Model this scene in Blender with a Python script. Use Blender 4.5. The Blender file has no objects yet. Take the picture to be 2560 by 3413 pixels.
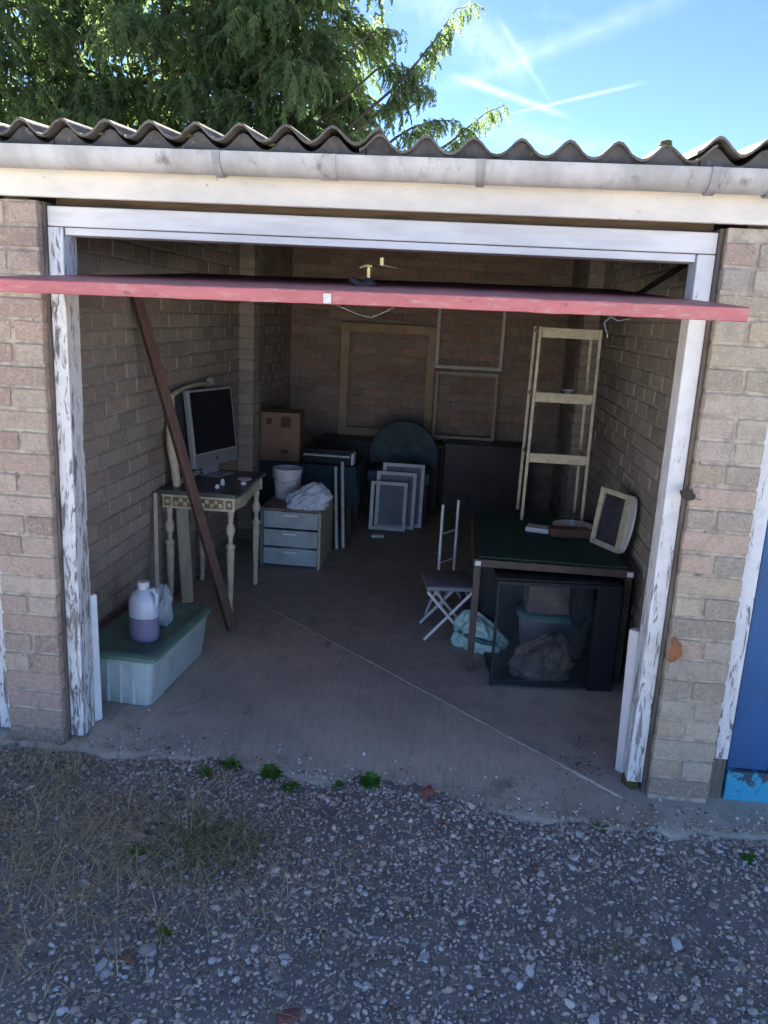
import bpy, bmesh, math, random
import numpy as np
from mathutils import Vector, Matrix
rnd = random.Random(7)
nrs = np.random.RandomState(11)
PI = math.pi
scene = bpy.context.scene
COL = scene.collection
rad = math.radians

# ------------------------------------------------------------------ camera
CAM = Vector((0.340, -2.795, 1.717)); PITCH, YAW, ROLL = rad(-13.665), rad(4.963), rad(2.902)
cd = bpy.data.cameras.new('camera'); cam = bpy.data.objects.new('camera', cd); COL.objects.link(cam)
fwd = Vector((-math.sin(YAW)*math.cos(PITCH), math.cos(YAW)*math.cos(PITCH), math.sin(PITCH)))
rt = Vector((math.cos(YAW), math.sin(YAW), 0)); up = rt.cross(fwd)
rt2 = rt*math.cos(ROLL) + up*math.sin(ROLL); up2 = -rt*math.sin(ROLL) + up*math.cos(ROLL)
m = Matrix((rt2, up2, -fwd)).transposed().to_4x4(); m.translation = CAM
cam.matrix_world = m
cd.sensor_fit = 'HORIZONTAL'; cd.sensor_width = 36; cd.lens = 36*2680/2560
cd.clip_start = 0.05; cd.clip_end = 2000
scene.camera = cam

# ------------------------------------------------------------------ light
SUN_EL, SUN_AZ = 34.0, 43.0          # behind the garages, to the left of the view
sdir = Vector((-math.sin(rad(SUN_AZ))*math.cos(rad(SUN_EL)), math.cos(rad(SUN_AZ))*math.cos(rad(SUN_EL)), math.sin(rad(SUN_EL))))
sl = bpy.data.lights.new('sun', 'SUN'); sl.energy = 5.0; sl.angle = rad(0.5); sl.color = (1.0, 0.93, 0.82)
so = bpy.data.objects.new('sun', sl); COL.objects.link(so)
so.rotation_euler = sdir.to_track_quat('Z', 'Y').to_euler()
vs = scene.view_settings
vs.view_transform = 'Standard'; vs.look = 'None'; vs.gamma = 1.0; vs.use_curve_mapping = False
vs.exposure = 3.35
world = bpy.data.worlds.new('World'); scene.world = world; world.use_nodes = True
wt = world.node_tree; wt.nodes.clear()

def N(t, typ, **kw):
    n = t.nodes.new(typ)
    for k, v in kw.items():
        if k in ('op',): n.operation = v
        elif k == 'inp':
            for kk, vv in v.items(): n.inputs[kk].default_value = vv
        else: setattr(n, k, v)
    return n
def MATH(t, op, a, b=None, clamp=False):
    n = t.nodes.new('ShaderNodeMath'); n.operation = op; n.use_clamp = clamp
    for i, v in enumerate((a, b)):
        if v is None: continue
        if isinstance(v, (int, float)): n.inputs[i].default_value = v
        else: t.links.new(v, n.inputs[i])
    return n.outputs[0]
def RANGE(t, v, a, b, c=0., d=1., smooth=True):
    n = t.nodes.new('ShaderNodeMapRange'); n.interpolation_type = 'SMOOTHSTEP' if smooth else 'LINEAR'
    t.links.new(v, n.inputs[0])
    for i, x in zip((1, 2, 3, 4), (a, b, c, d)): n.inputs[i].default_value = x
    return n.outputs[0]
def MIX(t, fac, a, b, mode='MIX'):
    n = t.nodes.new('ShaderNodeMix'); n.data_type = 'RGBA'; n.blend_type = mode
    for i, v in ((0, fac), (6, a), (7, b)):
        if isinstance(v, (int, float)): n.inputs[i].default_value = v
        elif isinstance(v, (tuple, list)): n.inputs[i].default_value = (*v[:3], 1)
        else: t.links.new(v, n.inputs[i])
    return n.outputs[2]
def NOISE(t, vec, scale, detail=5, rough=.55, dist=0.):
    n = t.nodes.new('ShaderNodeTexNoise'); n.inputs['Scale'].default_value = scale
    n.inputs['Detail'].default_value = detail; n.inputs['Roughness'].default_value = rough; n.inputs['Distortion'].default_value = dist
    if vec is not None: t.links.new(vec, n.inputs['Vector'])
    return n.outputs['Fac']

sky = N(wt, 'ShaderNodeTexSky', sky_type='NISHITA'); sky.sun_disc = False
sky.sun_elevation = rad(SUN_EL); sky.sun_rotation = rad(-SUN_AZ); sky.altitude = 50
sky.air_density = 0.34; sky.dust_density = 0.0; sky.ozone_density = 3.0
tc = N(wt, 'ShaderNodeTexCoord'); dirv = tc.outputs['Generated']
def vdot(t, v, w):
    n = t.nodes.new('ShaderNodeVectorMath'); n.operation = 'DOT_PRODUCT'; t.links.new(v, n.inputs[0]); n.inputs[1].default_value = w
    return n.outputs['Value']
wn = NOISE(wt, dirv, 38, 5, .6)
def contrail(a, b, w0, w1, strength, rag=0.5, wig=0.0):
    a = Vector(a).normalized(); b = Vector(b).normalized(); n = a.cross(b).normalized(); tg = (b-a).normalized()
    dn = vdot(wt, dirv, n); al = vdot(wt, dirv, tg); a0, a1 = a.dot(tg), b.dot(tg)
    if wig: dn = MATH(wt, 'ADD', dn, MATH(wt, 'MULTIPLY', MATH(wt, 'SUBTRACT', NOISE(wt, dirv, 14, 3), .5), wig))
    dist = MATH(wt, 'ABSOLUTE', dn)
    width = RANGE(wt, al, a0, a1, w0, w1, False)
    core = MATH(wt, 'SUBTRACT', 1.0, MATH(wt, 'DIVIDE', dist, width), True)
    core = MATH(wt, 'POWER', core, 1.4)
    pad = (a1-a0)*.2
    ends = MATH(wt, 'MULTIPLY', RANGE(wt, al, a0-pad*.3, a0+pad), RANGE(wt, al, a1+pad*.4, a1-pad*1.6))
    fr = MATH(wt, 'MULTIPLY', vdot(wt, dirv, tuple((a+b).normalized())), 1.0)
    ends = MATH(wt, 'MULTIPLY', ends, RANGE(wt, fr, .5, .6))
    tex = RANGE(wt, wn, .3, .65, 1-rag, 1.0)
    return MATH(wt, 'MULTIPLY', MATH(wt, 'MULTIPLY', MATH(wt, 'MULTIPLY', core, ends), tex), strength)
trails = [contrail((-.035, .9658, .2585), (.100, .9712, .2205), .0075, .005, .45),
          contrail((.0293, .9744, .2228), (.1702, .9524, .2528), .0020, .0036, .42),
          contrail((.010, .9520, .312), (.078, .9700, .232), .0060, .004, .20),
          contrail((-.06, .968, .238), (.215, .920, .330), .014, .018, .18, .6, .02),
          contrail((-.10, .93, .36), (.062, .965, .252), .050, .022, .30, .9, .06)]
mask = trails[0]
for k in trails[1:]: mask = MATH(wt, 'ADD', mask, k, True)
# high thin cirrus, the same all over the sky
cv = N(wt, 'ShaderNodeMapping', inp={'Scale': (3.0, 3.0, 9.0), 'Rotation': (.3, .5, .2)}); wt.links.new(dirv, cv.inputs[0])
cir = MATH(wt, 'MULTIPLY', RANGE(wt, NOISE(wt, cv.outputs[0], 2.2, 7, .62, .6), .54, .82), .22)
mask = MATH(wt, 'ADD', mask, cir, True)
# cloud radiance: scattered sunlight, about as bright as the brightest clear sky
white = N(wt, 'ShaderNodeRGB'); white.outputs[0].default_value = (3.6, 4.0, 4.5, 1)
skyc = MIX(wt, mask, sky.outputs[0], white.outputs[0])
bg = N(wt, 'ShaderNodeBackground'); bg.inputs['Strength'].default_value = 0.05
wt.links.new(skyc, bg.inputs[0])
wo = N(wt, 'ShaderNodeOutputWorld'); wt.links.new(bg.outputs[0], wo.inputs[0])

scene.render.engine = 'CYCLES'
scene.cycles.max_bounces = 6; scene.cycles.diffuse_bounces = 4; scene.cycles.glossy_bounces = 3
scene.cycles.transmission_bounces = 3; scene.cycles.transparent_max_bounces = 8
scene.cycles.sample_clamp_indirect = 6

# ------------------------------------------------------------------ materials
def new_mat(name):
    mt = bpy.data.materials.new(name); mt.use_nodes = True
    t = mt.node_tree; b = t.nodes['Principled BSDF']
    return mt, t, b
def POS(t): return t.nodes.new('ShaderNodeNewGeometry').outputs['Position']
def OBJC(t): return t.nodes.new('ShaderNodeTexCoord').outputs['Object']
def MAP(t, v, scale=(1, 1, 1), rot=(0, 0, 0)):
    n = t.nodes.new('ShaderNodeMapping'); n.inputs['Scale'].default_value = scale; n.inputs['Rotation'].default_value = rot
    t.links.new(v, n.inputs[0]); return n.outputs[0]
def BUMP(t, b, h, strength=.4, dist=.01):
    n = t.nodes.new('ShaderNodeBump'); n.inputs['Strength'].default_value = strength; n.inputs['Distance'].default_value = dist
    t.links.new(h, n.inputs['Height']); t.links.new(n.outputs[0], b.inputs['Normal'])
def setc(t, b, sock):
    t.links.new(sock, b.inputs['Base Color'])
def pm(name, c1, c2=None, scale=8, rough=.7, bump=.15, bscale=60, metallic=0., stretch=(1, 1, 1), lo=.35, hi=.68, spec=.4, bdist=.004, c3=None, scale3=40, lo3=.6, hi3=.72):
    mt, t, b = new_mat(name); p = MAP(t, POS(t), stretch)
    c2 = c2 or tuple(min(1, x*.72) for x in c1)
    c = MIX(t, RANGE(t, NOISE(t, p, scale, 6, .6), lo, hi), c1, c2)
    if c3: c = MIX(t, RANGE(t, NOISE(t, p, scale3, 5, .65), lo3, hi3), c, c3)
    setc(t, b, c); b.inputs['Roughness'].default_value = rough; b.inputs['Metallic'].default_value = metallic
    b.inputs['Specular IOR Level'].default_value = spec
    if bump: BUMP(t, b, NOISE(t, p, bscale, 4), bump, bdist)
    return mt
def brick_mat(name, geo):
    mt, t, b = new_mat(name); p = POS(t)
    if geo:
        a = t.nodes.new('ShaderNodeAttribute'); a.attribute_name = 'Col'; base = a.outputs['Color']
    else:
        base = t.nodes.new('ShaderNodeObjectInfo').outputs['Color']
    n1 = NOISE(t, p, 22, 6, .7); n2 = NOISE(t, p, 210, 4, .75); n3 = NOISE(t, p, 4, 5, .65)
    c = MIX(t, RANGE(t, n1, .40, .68, 0, .50), base, (.36, .29, .22))
    c = MIX(t, RANGE(t, NOISE(t, p, 55, 5, .7), .50, .66, 0, .55), c, (.64, .54, .42))
    c = MIX(t, RANGE(t, n2, .56, .66, 0, .7), c, (.10, .08, .066))
    c = MIX(t, RANGE(t, NOISE(t, p, 170, 3, .6), .57, .68, 0, .7), c, (.66, .58, .47))
    c = MIX(t, RANGE(t, n3, .54, .78, 0, .42), c, (.20, .165, .13))
    setc(t, b, c); b.inputs['Roughness'].default_value = .95; b.inputs['Specular IOR Level'].default_value = .15
    h = MATH(t, 'ADD', MATH(t, 'MULTIPLY', n2, .6), MATH(t, 'ADD', MATH(t, 'MULTIPLY', n1, 1.4), NOISE(t, p, 70, 5, .7)))
    BUMP(t, b, h, .9, .009)
    return mt
def peel_mat(name, amount, low_gain, seed):
    """white gloss paint flaking off grey weathered timber; more of it is lost near the wet foot of the post"""
    mt, t, b = new_mat(name); p = POS(t)
    off = t.nodes.new('ShaderNodeVectorMath'); off.operation = 'ADD'; t.links.new(p, off.inputs[0]); off.inputs[1].default_value = (seed, seed*2, 0)
    v = MAP(t, off.outputs[0], (52, 52, 8.5)); n = NOISE(t, v, 1.0, 9, .74, .7)
    sep = t.nodes.new('ShaderNodeSeparateXYZ'); t.links.new(p, sep.inputs[0])
    z = RANGE(t, sep.outputs['Z'], 1.7, 0.0, 0, low_gain, False)
    k = MATH(t, 'ADD', n, z)
    pe = RANGE(t, k, .66-amount, .675-amount)
    pf = RANGE(t, k, .61-amount, .665-amount)
    paint = MIX(t, RANGE(t, NOISE(t, p, 18, 5), .4, .75, 0, .55), (.78, .76, .74), (.58, .56, .54))
    grain = NOISE(t, MAP(t, off.outputs[0], (160, 160, 5)), 1.0, 4, .6)
    wood = MIX(t, RANGE(t, grain, .35, .65), (.34, .315, .295), (.17, .152, .138))
    c = MIX(t, MATH(t, 'MULTIPLY', pf, .35), paint, (.40, .36, .33)); c = MIX(t, pe, c, wood)
    setc(t, b, c); b.inputs['Roughness'].default_value = .65; b.inputs['Specular IOR Level'].default_value = .3
    h = MATH(t, 'SUBTRACT', MATH(t, 'MULTIPLY', grain, .25), MATH(t, 'MULTIPLY', pe, .8))
    BUMP(t, b, h, .8, .004)
    return mt

M = {}
M['brick'] = brick_mat('brick', False); M['brick_far'] = brick_mat('brick_far', True)
M['mortar'] = pm('mortar', (.50, .43, .34), (.30, .25, .20), 22, .95, .6, 120, c3=(.10, .09, .08), scale3=30)
M['mortar_in'] = pm('mortar_inside', (.38, .35, .30), (.26, .24, .205), 14, .95, .5, 120)
M['peel_l'] = peel_mat('peeling_white_paint', .10, .045, 0.0)
M['peel_r'] = peel_mat('chipped_white_paint', .015, .115, 3.7)
M['paint_w'] = pm('white_painted_timber', (.80, .77, .74), (.68, .65, .62), 5, .55, .2, 30, stretch=(1, 6, 6), c3=(.34, .31, .28), scale3=55, lo3=.70, hi3=.76)
M['fascia'] = pm('cream_fascia_paint', (.78, .71, .61), (.64, .59, .52), 3, .6, .3, 40, stretch=(1.4, 3, 3), c3=(.36, .32, .27), scale3=22, lo3=.645, hi3=.74)
M['gutter'] = pm('weathered_grey_gutter', (.52, .505, .495), (.34, .33, .32), 3.2, .55, .15, 40, stretch=(2.2, 1, 1.2), c3=(.19, .175, .16), scale3=9, lo3=.55, hi3=.76)
M['bracket'] = pm('grey_plastic', (.33, .32, .32), (.25, .24, .24), 20, .55)
M['bare'] = pm('weathered_brown_timber', (.21, .17, .14), (.11, .088, .072), 5, .85, .5, 30, stretch=(14, 14, 1.4))
M['purlin'] = pm('old_timber', (.20, .14, .09), (.11, .08, .055), 6, .85, .4, 30, stretch=(1, 10, 10))
M['red'] = pm('faded_red_paint', (.47, .135, .14), (.39, .105, .11), 5, .42, .2, 60, stretch=(1, 3, 5), c3=(.50, .30, .28), scale3=16, lo3=.54, hi3=.72)
def red_mat():
    mt, t, b = new_mat('faded_red_paint'); p = POS(t)
    c = MIX(t, RANGE(t, NOISE(t, MAP(t, p, (1, 3, 5)), 5, 6, .6), .35, .68), (.46, .135, .14), (.37, .105, .11))
    c = MIX(t, RANGE(t, NOISE(t, MAP(t, p, (1, 3, 4)), 14, 6, .7), .50, .74, 0, .8), c, (.47, .30, .28))
    c = MIX(t, RANGE(t, NOISE(t, MAP(t, p, (.35, 1, 1)), 70, 4, .7), .63, .68, 0, .85), c, (.13, .065, .05))
    c = MIX(t, RANGE(t, NOISE(t, MAP(t, p, (5, 5, .7)), 8, 5, .7), .56, .76, 0, .45), c, (.20, .12, .10))
    setc(t, b, c); b.inputs['Roughness'].default_value = .48; b.inputs['Specular IOR Level'].default_value = .4
    BUMP(t, b, NOISE(t, p, 45, 5, .7), .25, .004); return mt
M['red'] = red_mat()
M['red_in'] = pm('door_back_timber', (.16, .10, .085), (.10, .065, .055), 7, .8)
M['blue'] = pm('blue_door_paint', (.030, .115, .285), (.026, .090, .215), 4, .5, .15, 60, stretch=(2, 2, 1), c3=(.055, .115, .19), scale3=60, lo3=.60, hi3=.74)
M['navy'] = pm('dark_blue_door_paint', (.022, .055, .13), (.02, .04, .09), 6, .55)
M['black'] = pm('black_metal', (.018, .018, .021), (.03, .028, .027), 20, .45)
M['blackpl'] = pm('black_plastic', (.014, .017, .022), (.02, .024, .03), 20, .4, .08)
M['brass'] = pm('brass', (.62, .47, .20), (.42, .31, .13), 30, .35, 0, metallic=.9)
M['steel'] = pm('dull_steel', (.50, .50, .50), (.36, .35, .34), 30, .45, .1, metallic=.6)
M['chrome_w'] = pm('white_coated_tube', (.78, .77, .74), (.66, .64, .61), 30, .4, .05)
M['cream'] = pm('cream_gilt_paint', (.66, .58, .42), (.50, .42, .28), 24, .55, .25, 90)
M['gilt'] = pm('gilt_recess', (.28, .20, .10), (.17, .12, .06), 60, .6, .4, 120)
M['marble'] = pm('dark_marble', (.075, .078, .075), (.12, .12, .115), 9, .35, .05, 60, c3=(.30, .30, .28), scale3=22, lo3=.66, hi3=.74)
M['brownwood'] = pm('brown_timber', (.135, .070, .048), (.085, .045, .032), 5, .5, .2, 30, stretch=(12, 12, 1.4))
M['frameoak'] = pm('oak_frame', (.50, .34, .19), (.40, .26, .14), 8, .55, .2, 60)
M['palewood'] = pm('pale_board', (.56, .48, .35), (.46, .39, .28), 5, .7, .15, 30, stretch=(8, 8, 1))
M['alu'] = pm('brushed_aluminium', (.62, .62, .63), (.55, .55, .56), 40, .35, .03, metallic=.55)
M['aluchin'] = pm('grey_aluminium', (.32, .32, .34), (.28, .28, .30), 40, .4, .03, metallic=.4)
M['screen'] = pm('dark_screen', (.012, .014, .017), (.016, .018, .02), 5, .12, 0, spec=.5)
M['mark'] = pm('dark_mark', (.012, .012, .013), None, 5, .3, 0)
M['card'] = pm('brown_cardboard', (.34, .20, .13), (.27, .155, .10), 6, .85, .15, 80)
M['cardprint'] = pm('brown_print', (.115, .06, .04), (.15, .08, .055), 20, .85, 0)
M['white'] = pm('white_plastic', (.74, .74, .74), (.64, .64, .65), 10, .4, .05)
M['whitecloth'] = pm('white_polythene', (.70, .73, .80), (.56, .60, .68), 8, .5, .4, 30, bdist=.01)
M['wpost'] = pm('white_upvc', (.80, .81, .80), (.70, .72, .72), 9, .4, .05, c3=(.38, .40, .38), scale3=40, lo3=.70, hi3=.78)
M['rpost'] = pm('offwhite_upvc', (.76, .72, .70), (.68, .64, .62), 9, .45, .05)
M['green'] = pm('green_lid_plastic', (.13, .235, .175), (.10, .19, .14), 7, .45, .06, c3=(.24, .26, .20), scale3=12, lo3=.52, hi3=.72)
M['baize'] = pm('green_baize', (.025, .075, .055), (.018, .058, .043), 30, .95, .2, 300)
M['tabledark'] = pm('dark_stained_wood', (.085, .062, .050), (.05, .038, .032), 8, .45, .1, 40)
M['cabinet'] = pm('black_cabinet_paint', (.010, .013, .020), (.016, .02, .028), 9, .45, .05)
M['teal'] = pm('dark_teal_cloth', (.035, .075, .085), (.022, .05, .06), 9, .85, .3, 90)
M['tealchair'] = pm('dark_upholstery', (.10, .13, .14), (.07, .095, .105), 12, .8, .3, 120)
M['grey'] = pm('mid_grey_plastic', (.23, .24, .25), (.17, .18, .19), 9, .6)
M['greydark'] = pm('charcoal_fabric', (.05, .053, .062), (.03, .033, .04), 12, .9, .5, 40, bdist=.01)
M['brownbag'] = pm('brown_paper_sack', (.26, .18, .145), (.15, .105, .088), 14, .45, .7, 44, bdist=.010, c3=(.42, .33, .28), scale3=30, lo3=.60, hi3=.68)
M['mint'] = pm('mint_green_bag', (.62, .74, .70), (.30, .54, .46), 16, .35, .5, 26, bdist=.012)
M['mintdark'] = pm('dark_green_print', (.035, .17, .14), (.03, .14, .115), 9, .5)
M['sheet'] = pm('corrugated_fibre_cement', (.15, .135, .115), (.075, .068, .058), 7, .95, .6, 60, c3=(.26, .25, .21), scale3=34, lo3=.60, hi3=.74)
M['filler'] = pm('dark_eaves_filler', (.105, .10, .098), (.055, .053, .052), 12, .95, .7, 70, c3=(.19, .185, .17), scale3=40, lo3=.60, hi3=.72)
M['moss'] = pm('moss', (.10, .095, .03), (.055, .06, .02), 40, 1, .8, 160)
M['bark'] = pm('bark', (.10, .075, .055), (.055, .042, .032), 18, .95, .7, 40)
M['deadleaf'] = pm('dead_leaf', (.33, .13, .05), (.22, .085, .035), 30, .7, .3, 90)
M['darkleaf'] = pm('old_leaf', (.055, .045, .035), (.035, .03, .025), 30, .8)
M['redbrickbit'] = pm('red_brick_fragment', (.27, .10, .075), (.20, .07, .055), 40, .95, .6, 120)
M['kick'] = None
def kick_mat():
    mt, t, b = new_mat('turquoise_board'); p = POS(t)
    n = NOISE(t, p, 22, 6, .66)
    sep = t.nodes.new('ShaderNodeSeparateXYZ'); t.links.new(p, sep.inputs[0])
    k = MATH(t, 'ADD', n, RANGE(t, sep.outputs['Z'], .0, .12, -.10, .06, False))
    c = MIX(t, RANGE(t, k, .52, .545), MIX(t, RANGE(t, NOISE(t, p, 60, 4), .4, .7), (.05, .38, .55), (.04, .30, .46)), MIX(t, NOISE(t, p, 50, 4), (.07, .085, .095), (.03, .07, .11)))
    setc(t, b, c); b.inputs['Roughness'].default_value = .6; BUMP(t, b, MATH(t, 'MULTIPLY', RANGE(t, k, .52, .545), -1.), .5, .003)
    return mt
M['kick'] = kick_mat()
def clear_plastic(name, col, op=.45):
    mt, t, b = new_mat(name)
    c = MIX(t, RANGE(t, NOISE(t, POS(t), 14, 4), .4, .7), col, tuple(x*.8 for x in col)); setc(t, b, c)
    b.inputs['Roughness'].default_value = .3
    tr = t.nodes.new('ShaderNodeBsdfTransparent'); mx = t.nodes.new('ShaderNodeMixShader'); mx.inputs[0].default_value = op
    t.links.new(tr.outputs[0], mx.inputs[1]); t.links.new(b.outputs[0], mx.inputs[2])
    t.links.new(mx.outputs[0], t.nodes['Material Output'].inputs[0]); return mt
M['clear'] = clear_plastic('frosted_clear_plastic', (.68, .76, .73), .52)
M['jug'] = clear_plastic('milky_jug_plastic', (.62, .67, .78), .85)
M['clearbag'] = clear_plastic('clear_polythene', (.60, .65, .72), .5)
def glass_mat():
    mt, t, b = new_mat('dusty_glass'); t.nodes.remove(b)
    tr = t.nodes.new('ShaderNodeBsdfTransparent'); tr.inputs[0].default_value = (.90, .93, .95, 1)
    gl = t.nodes.new('ShaderNodeBsdfGlossy'); gl.inputs['Roughness'].default_value = .12; gl.inputs[0].default_value = (.8, .8, .8, 1)
    fr_ = t.nodes.new('ShaderNodeFresnel'); fr_.inputs[0].default_value = 1.5
    mx = t.nodes.new('ShaderNodeMixShader'); t.links.new(fr_.outputs[0], mx.inputs[0]); t.links.new(tr.outputs[0], mx.inputs[1]); t.links.new(gl.outputs[0], mx.inputs[2])
    df = t.nodes.new('ShaderNodeBsdfDiffuse'); df.inputs[0].default_value = (.45, .47, .5, 1); m2 = t.nodes.new('ShaderNodeMixShader')
    t.links.new(RANGE(t, NOISE(t, POS(t), 9, 5),   .3, .7, .0, .025), m2.inputs[0]); t.links.new(mx.outputs[0], m2.inputs[1]); t.links.new(df.outputs[0], m2.inputs[2])
    t.links.new(m2.outputs[0], t.nodes['Material Output'].inputs[0]); return mt
M['glass'] = glass_mat()
M['web'] = clear_plastic('cobweb', (.6, .6, .6), .45)
M['liquid'] = pm('violet_grey_liquid', (.20, .20, .30), (.17, .17, .26), 5, .3, 0)
def leaf_mat(name, c1, c2, trans=.45):
    mt, t, b = new_mat(name)
    a = t.nodes.new('ShaderNodeAttribute'); a.attribute_name = 'Col'
    c = MIX(t, a.outputs['Fac'], c1, c2)
    setc(t, b, c); b.inputs['Roughness'].default_value = .6; b.inputs['Specular IOR Level'].default_value = .25
    tl = t.nodes.new('ShaderNodeBsdfTranslucent'); t.links.new(MIX(t, .5, c, (c2[0]*2.3, c2[1]*2.6, c2[2]*1.6)), tl.inputs[0])
    mx = t.nodes.new('ShaderNodeMixShader'); mx.inputs[0].default_value = trans
    t.links.new(b.outputs[0], mx.inputs[1]); t.links.new(tl.outputs[0], mx.inputs[2])
    t.links.new(mx.outputs[0], t.nodes['Material Output'].inputs[0]); return mt
M['foliage'] = leaf_mat('cypress_foliage', (.075, .132, .068), (.135, .175, .088), .66)
M['weed'] = leaf_mat('weed_leaf', (.06, .17, .028), (.11, .24, .045), .35)
M['straw'] = leaf_mat('dry_grass', (.36, .27, .15), (.62, .50, .32), .2)
M['grassb'] = leaf_mat('thin_grass', (.10, .13, .04), (.22, .22, .09), .3)
def stone_mat(name, geo):
    mt, t, b = new_mat(name); p = POS(t)
    if geo:
        a = t.nodes.new('ShaderNodeAttribute'); a.attribute_name = 'Col'; base = a.outputs['Color']
    else: base = t.nodes.new('ShaderNodeObjectInfo').outputs['Color']
    n = NOISE(t, p, 130, 4, .65)
    c = MIX(t, RANGE(t, n, .5, .75, 0, .4), base, (.13, .125, .12)); setc(t, b, c)
    b.inputs['Roughness'].default_value = .88; b.inputs['Specular IOR Level'].default_value = .25
    BUMP(t, b, n, .5, .004); return mt
M['stone'] = stone_mat('stone', False); M['gravel'] = stone_mat('gravel', True)
def ground_mat():
    mt, t, b = new_mat('gritty_ground'); p = POS(t)
    v = t.nodes.new('ShaderNodeTexVoronoi'); v.inputs['Scale'].default_value = 95; t.links.new(p, v.inputs['Vector'])
    sepc = t.nodes.new('ShaderNodeSeparateColor'); t.links.new(v.outputs['Color'], sepc.inputs[0])
    c = MIX(t, RANGE(t, sepc.outputs[0], .1, .95), (.24, .24, .235), (.54, .53, .51))
    c = MIX(t, RANGE(t, NOISE(t, p, 3.0, 5, .6), .45, .68, 0, .6), c, (.26, .215, .16))
    c = MIX(t, RANGE(t, NOISE(t, p, .5, 4), .45, .65, 0, .5), c, (.42, .395, .35))
    setc(t, b, c); b.inputs['Roughness'].default_value = .95
    BUMP(t, b, MATH(t, 'ADD', MATH(t, 'MULTIPLY', v.outputs['Distance'], -.6), NOISE(t, p, 60, 5)), .8, .012); return mt
M['ground'] = ground_mat()
M['bed'] = pm('dark_grit', (.20, .19, .175), (.29, .26, .22), 9, .95, .8, 150, bdist=.006, c3=(.34, .32, .29), scale3=160, lo3=.56, hi3=.66)
def concrete_mat():
    mt, t, b = new_mat('tamped_concrete'); p = POS(t)
    big = NOISE(t, p, 1.6, 5, .6); mid = NOISE(t, p, 9, 6, .65); fine = NOISE(t, p, 120, 4, .7)
    brush = NOISE(t, MAP(t, p, (52, 5.5, 1)), 1.0, 6, .68, .7); rid = NOISE(t, MAP(t, p, (11, 1.3, 1)), 1.0, 3, .5, 1.2)
    c = MIX(t, RANGE(t, big, .35, .68), (.60, .53, .42), (.43, .385, .31))
    c = MIX(t, RANGE(t, mid, .50, .78, 0, .55), c, (.30, .265, .235))
    c = MIX(t, MATH(t, 'MULTIPLY', RANGE(t, brush, .46, .70), .40), c, (.27, .235, .19))
    c = MIX(t, MATH(t, 'MULTIPLY', RANGE(t, NOISE(t, p, 2.6, 6, .7, .8), .58, .70), .55), c, (.16, .14, .125))
    c = MIX(t, RANGE(t, fine, .60, .75, 0, .6), c, (.06, .055, .05))
    # the bay to the right of the joint was poured later: colder and greyer
    sep = t.nodes.new('ShaderNodeSeparateXYZ'); t.links.new(p, sep.inputs[0])
    side = MATH(t, 'ADD', MATH(t, 'MULTIPLY', sep.outputs['X'], .685), MATH(t, 'MULTIPLY', sep.outputs['Y'], .728))
    right = RANGE(t, side, .70, .72)
    c2 = MIX(t, RANGE(t, mid, .4, .7), (.43, .40, .34), (.31, .29, .25))
    c = MIX(t, MATH(t, 'MULTIPLY', right, .75), c, c2)
    setc(t, b, c); b.inputs['Roughness'].default_value = .85; b.inputs['Specular IOR Level'].default_value = .3
    h = MATH(t, 'ADD', MATH(t, 'MULTIPLY', MATH(t, 'ADD', brush, rid), MATH(t, 'SUBTRACT', 1.0, MATH(t, 'MULTIPLY', right, .75))), MATH(t, 'ADD', mid, MATH(t, 'MULTIPLY', fine, .5)))
    BUMP(t, b, h, .55, .008); return mt
M['concrete'] = concrete_mat()
M['jointfill'] = pm('pale_joint_fill', (.54, .49, .41), (.40, .36, .30), 20, .9, .5, 90, c3=(.36, .32, .28), scale3=12, lo3=.58, hi3=.72)

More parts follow.
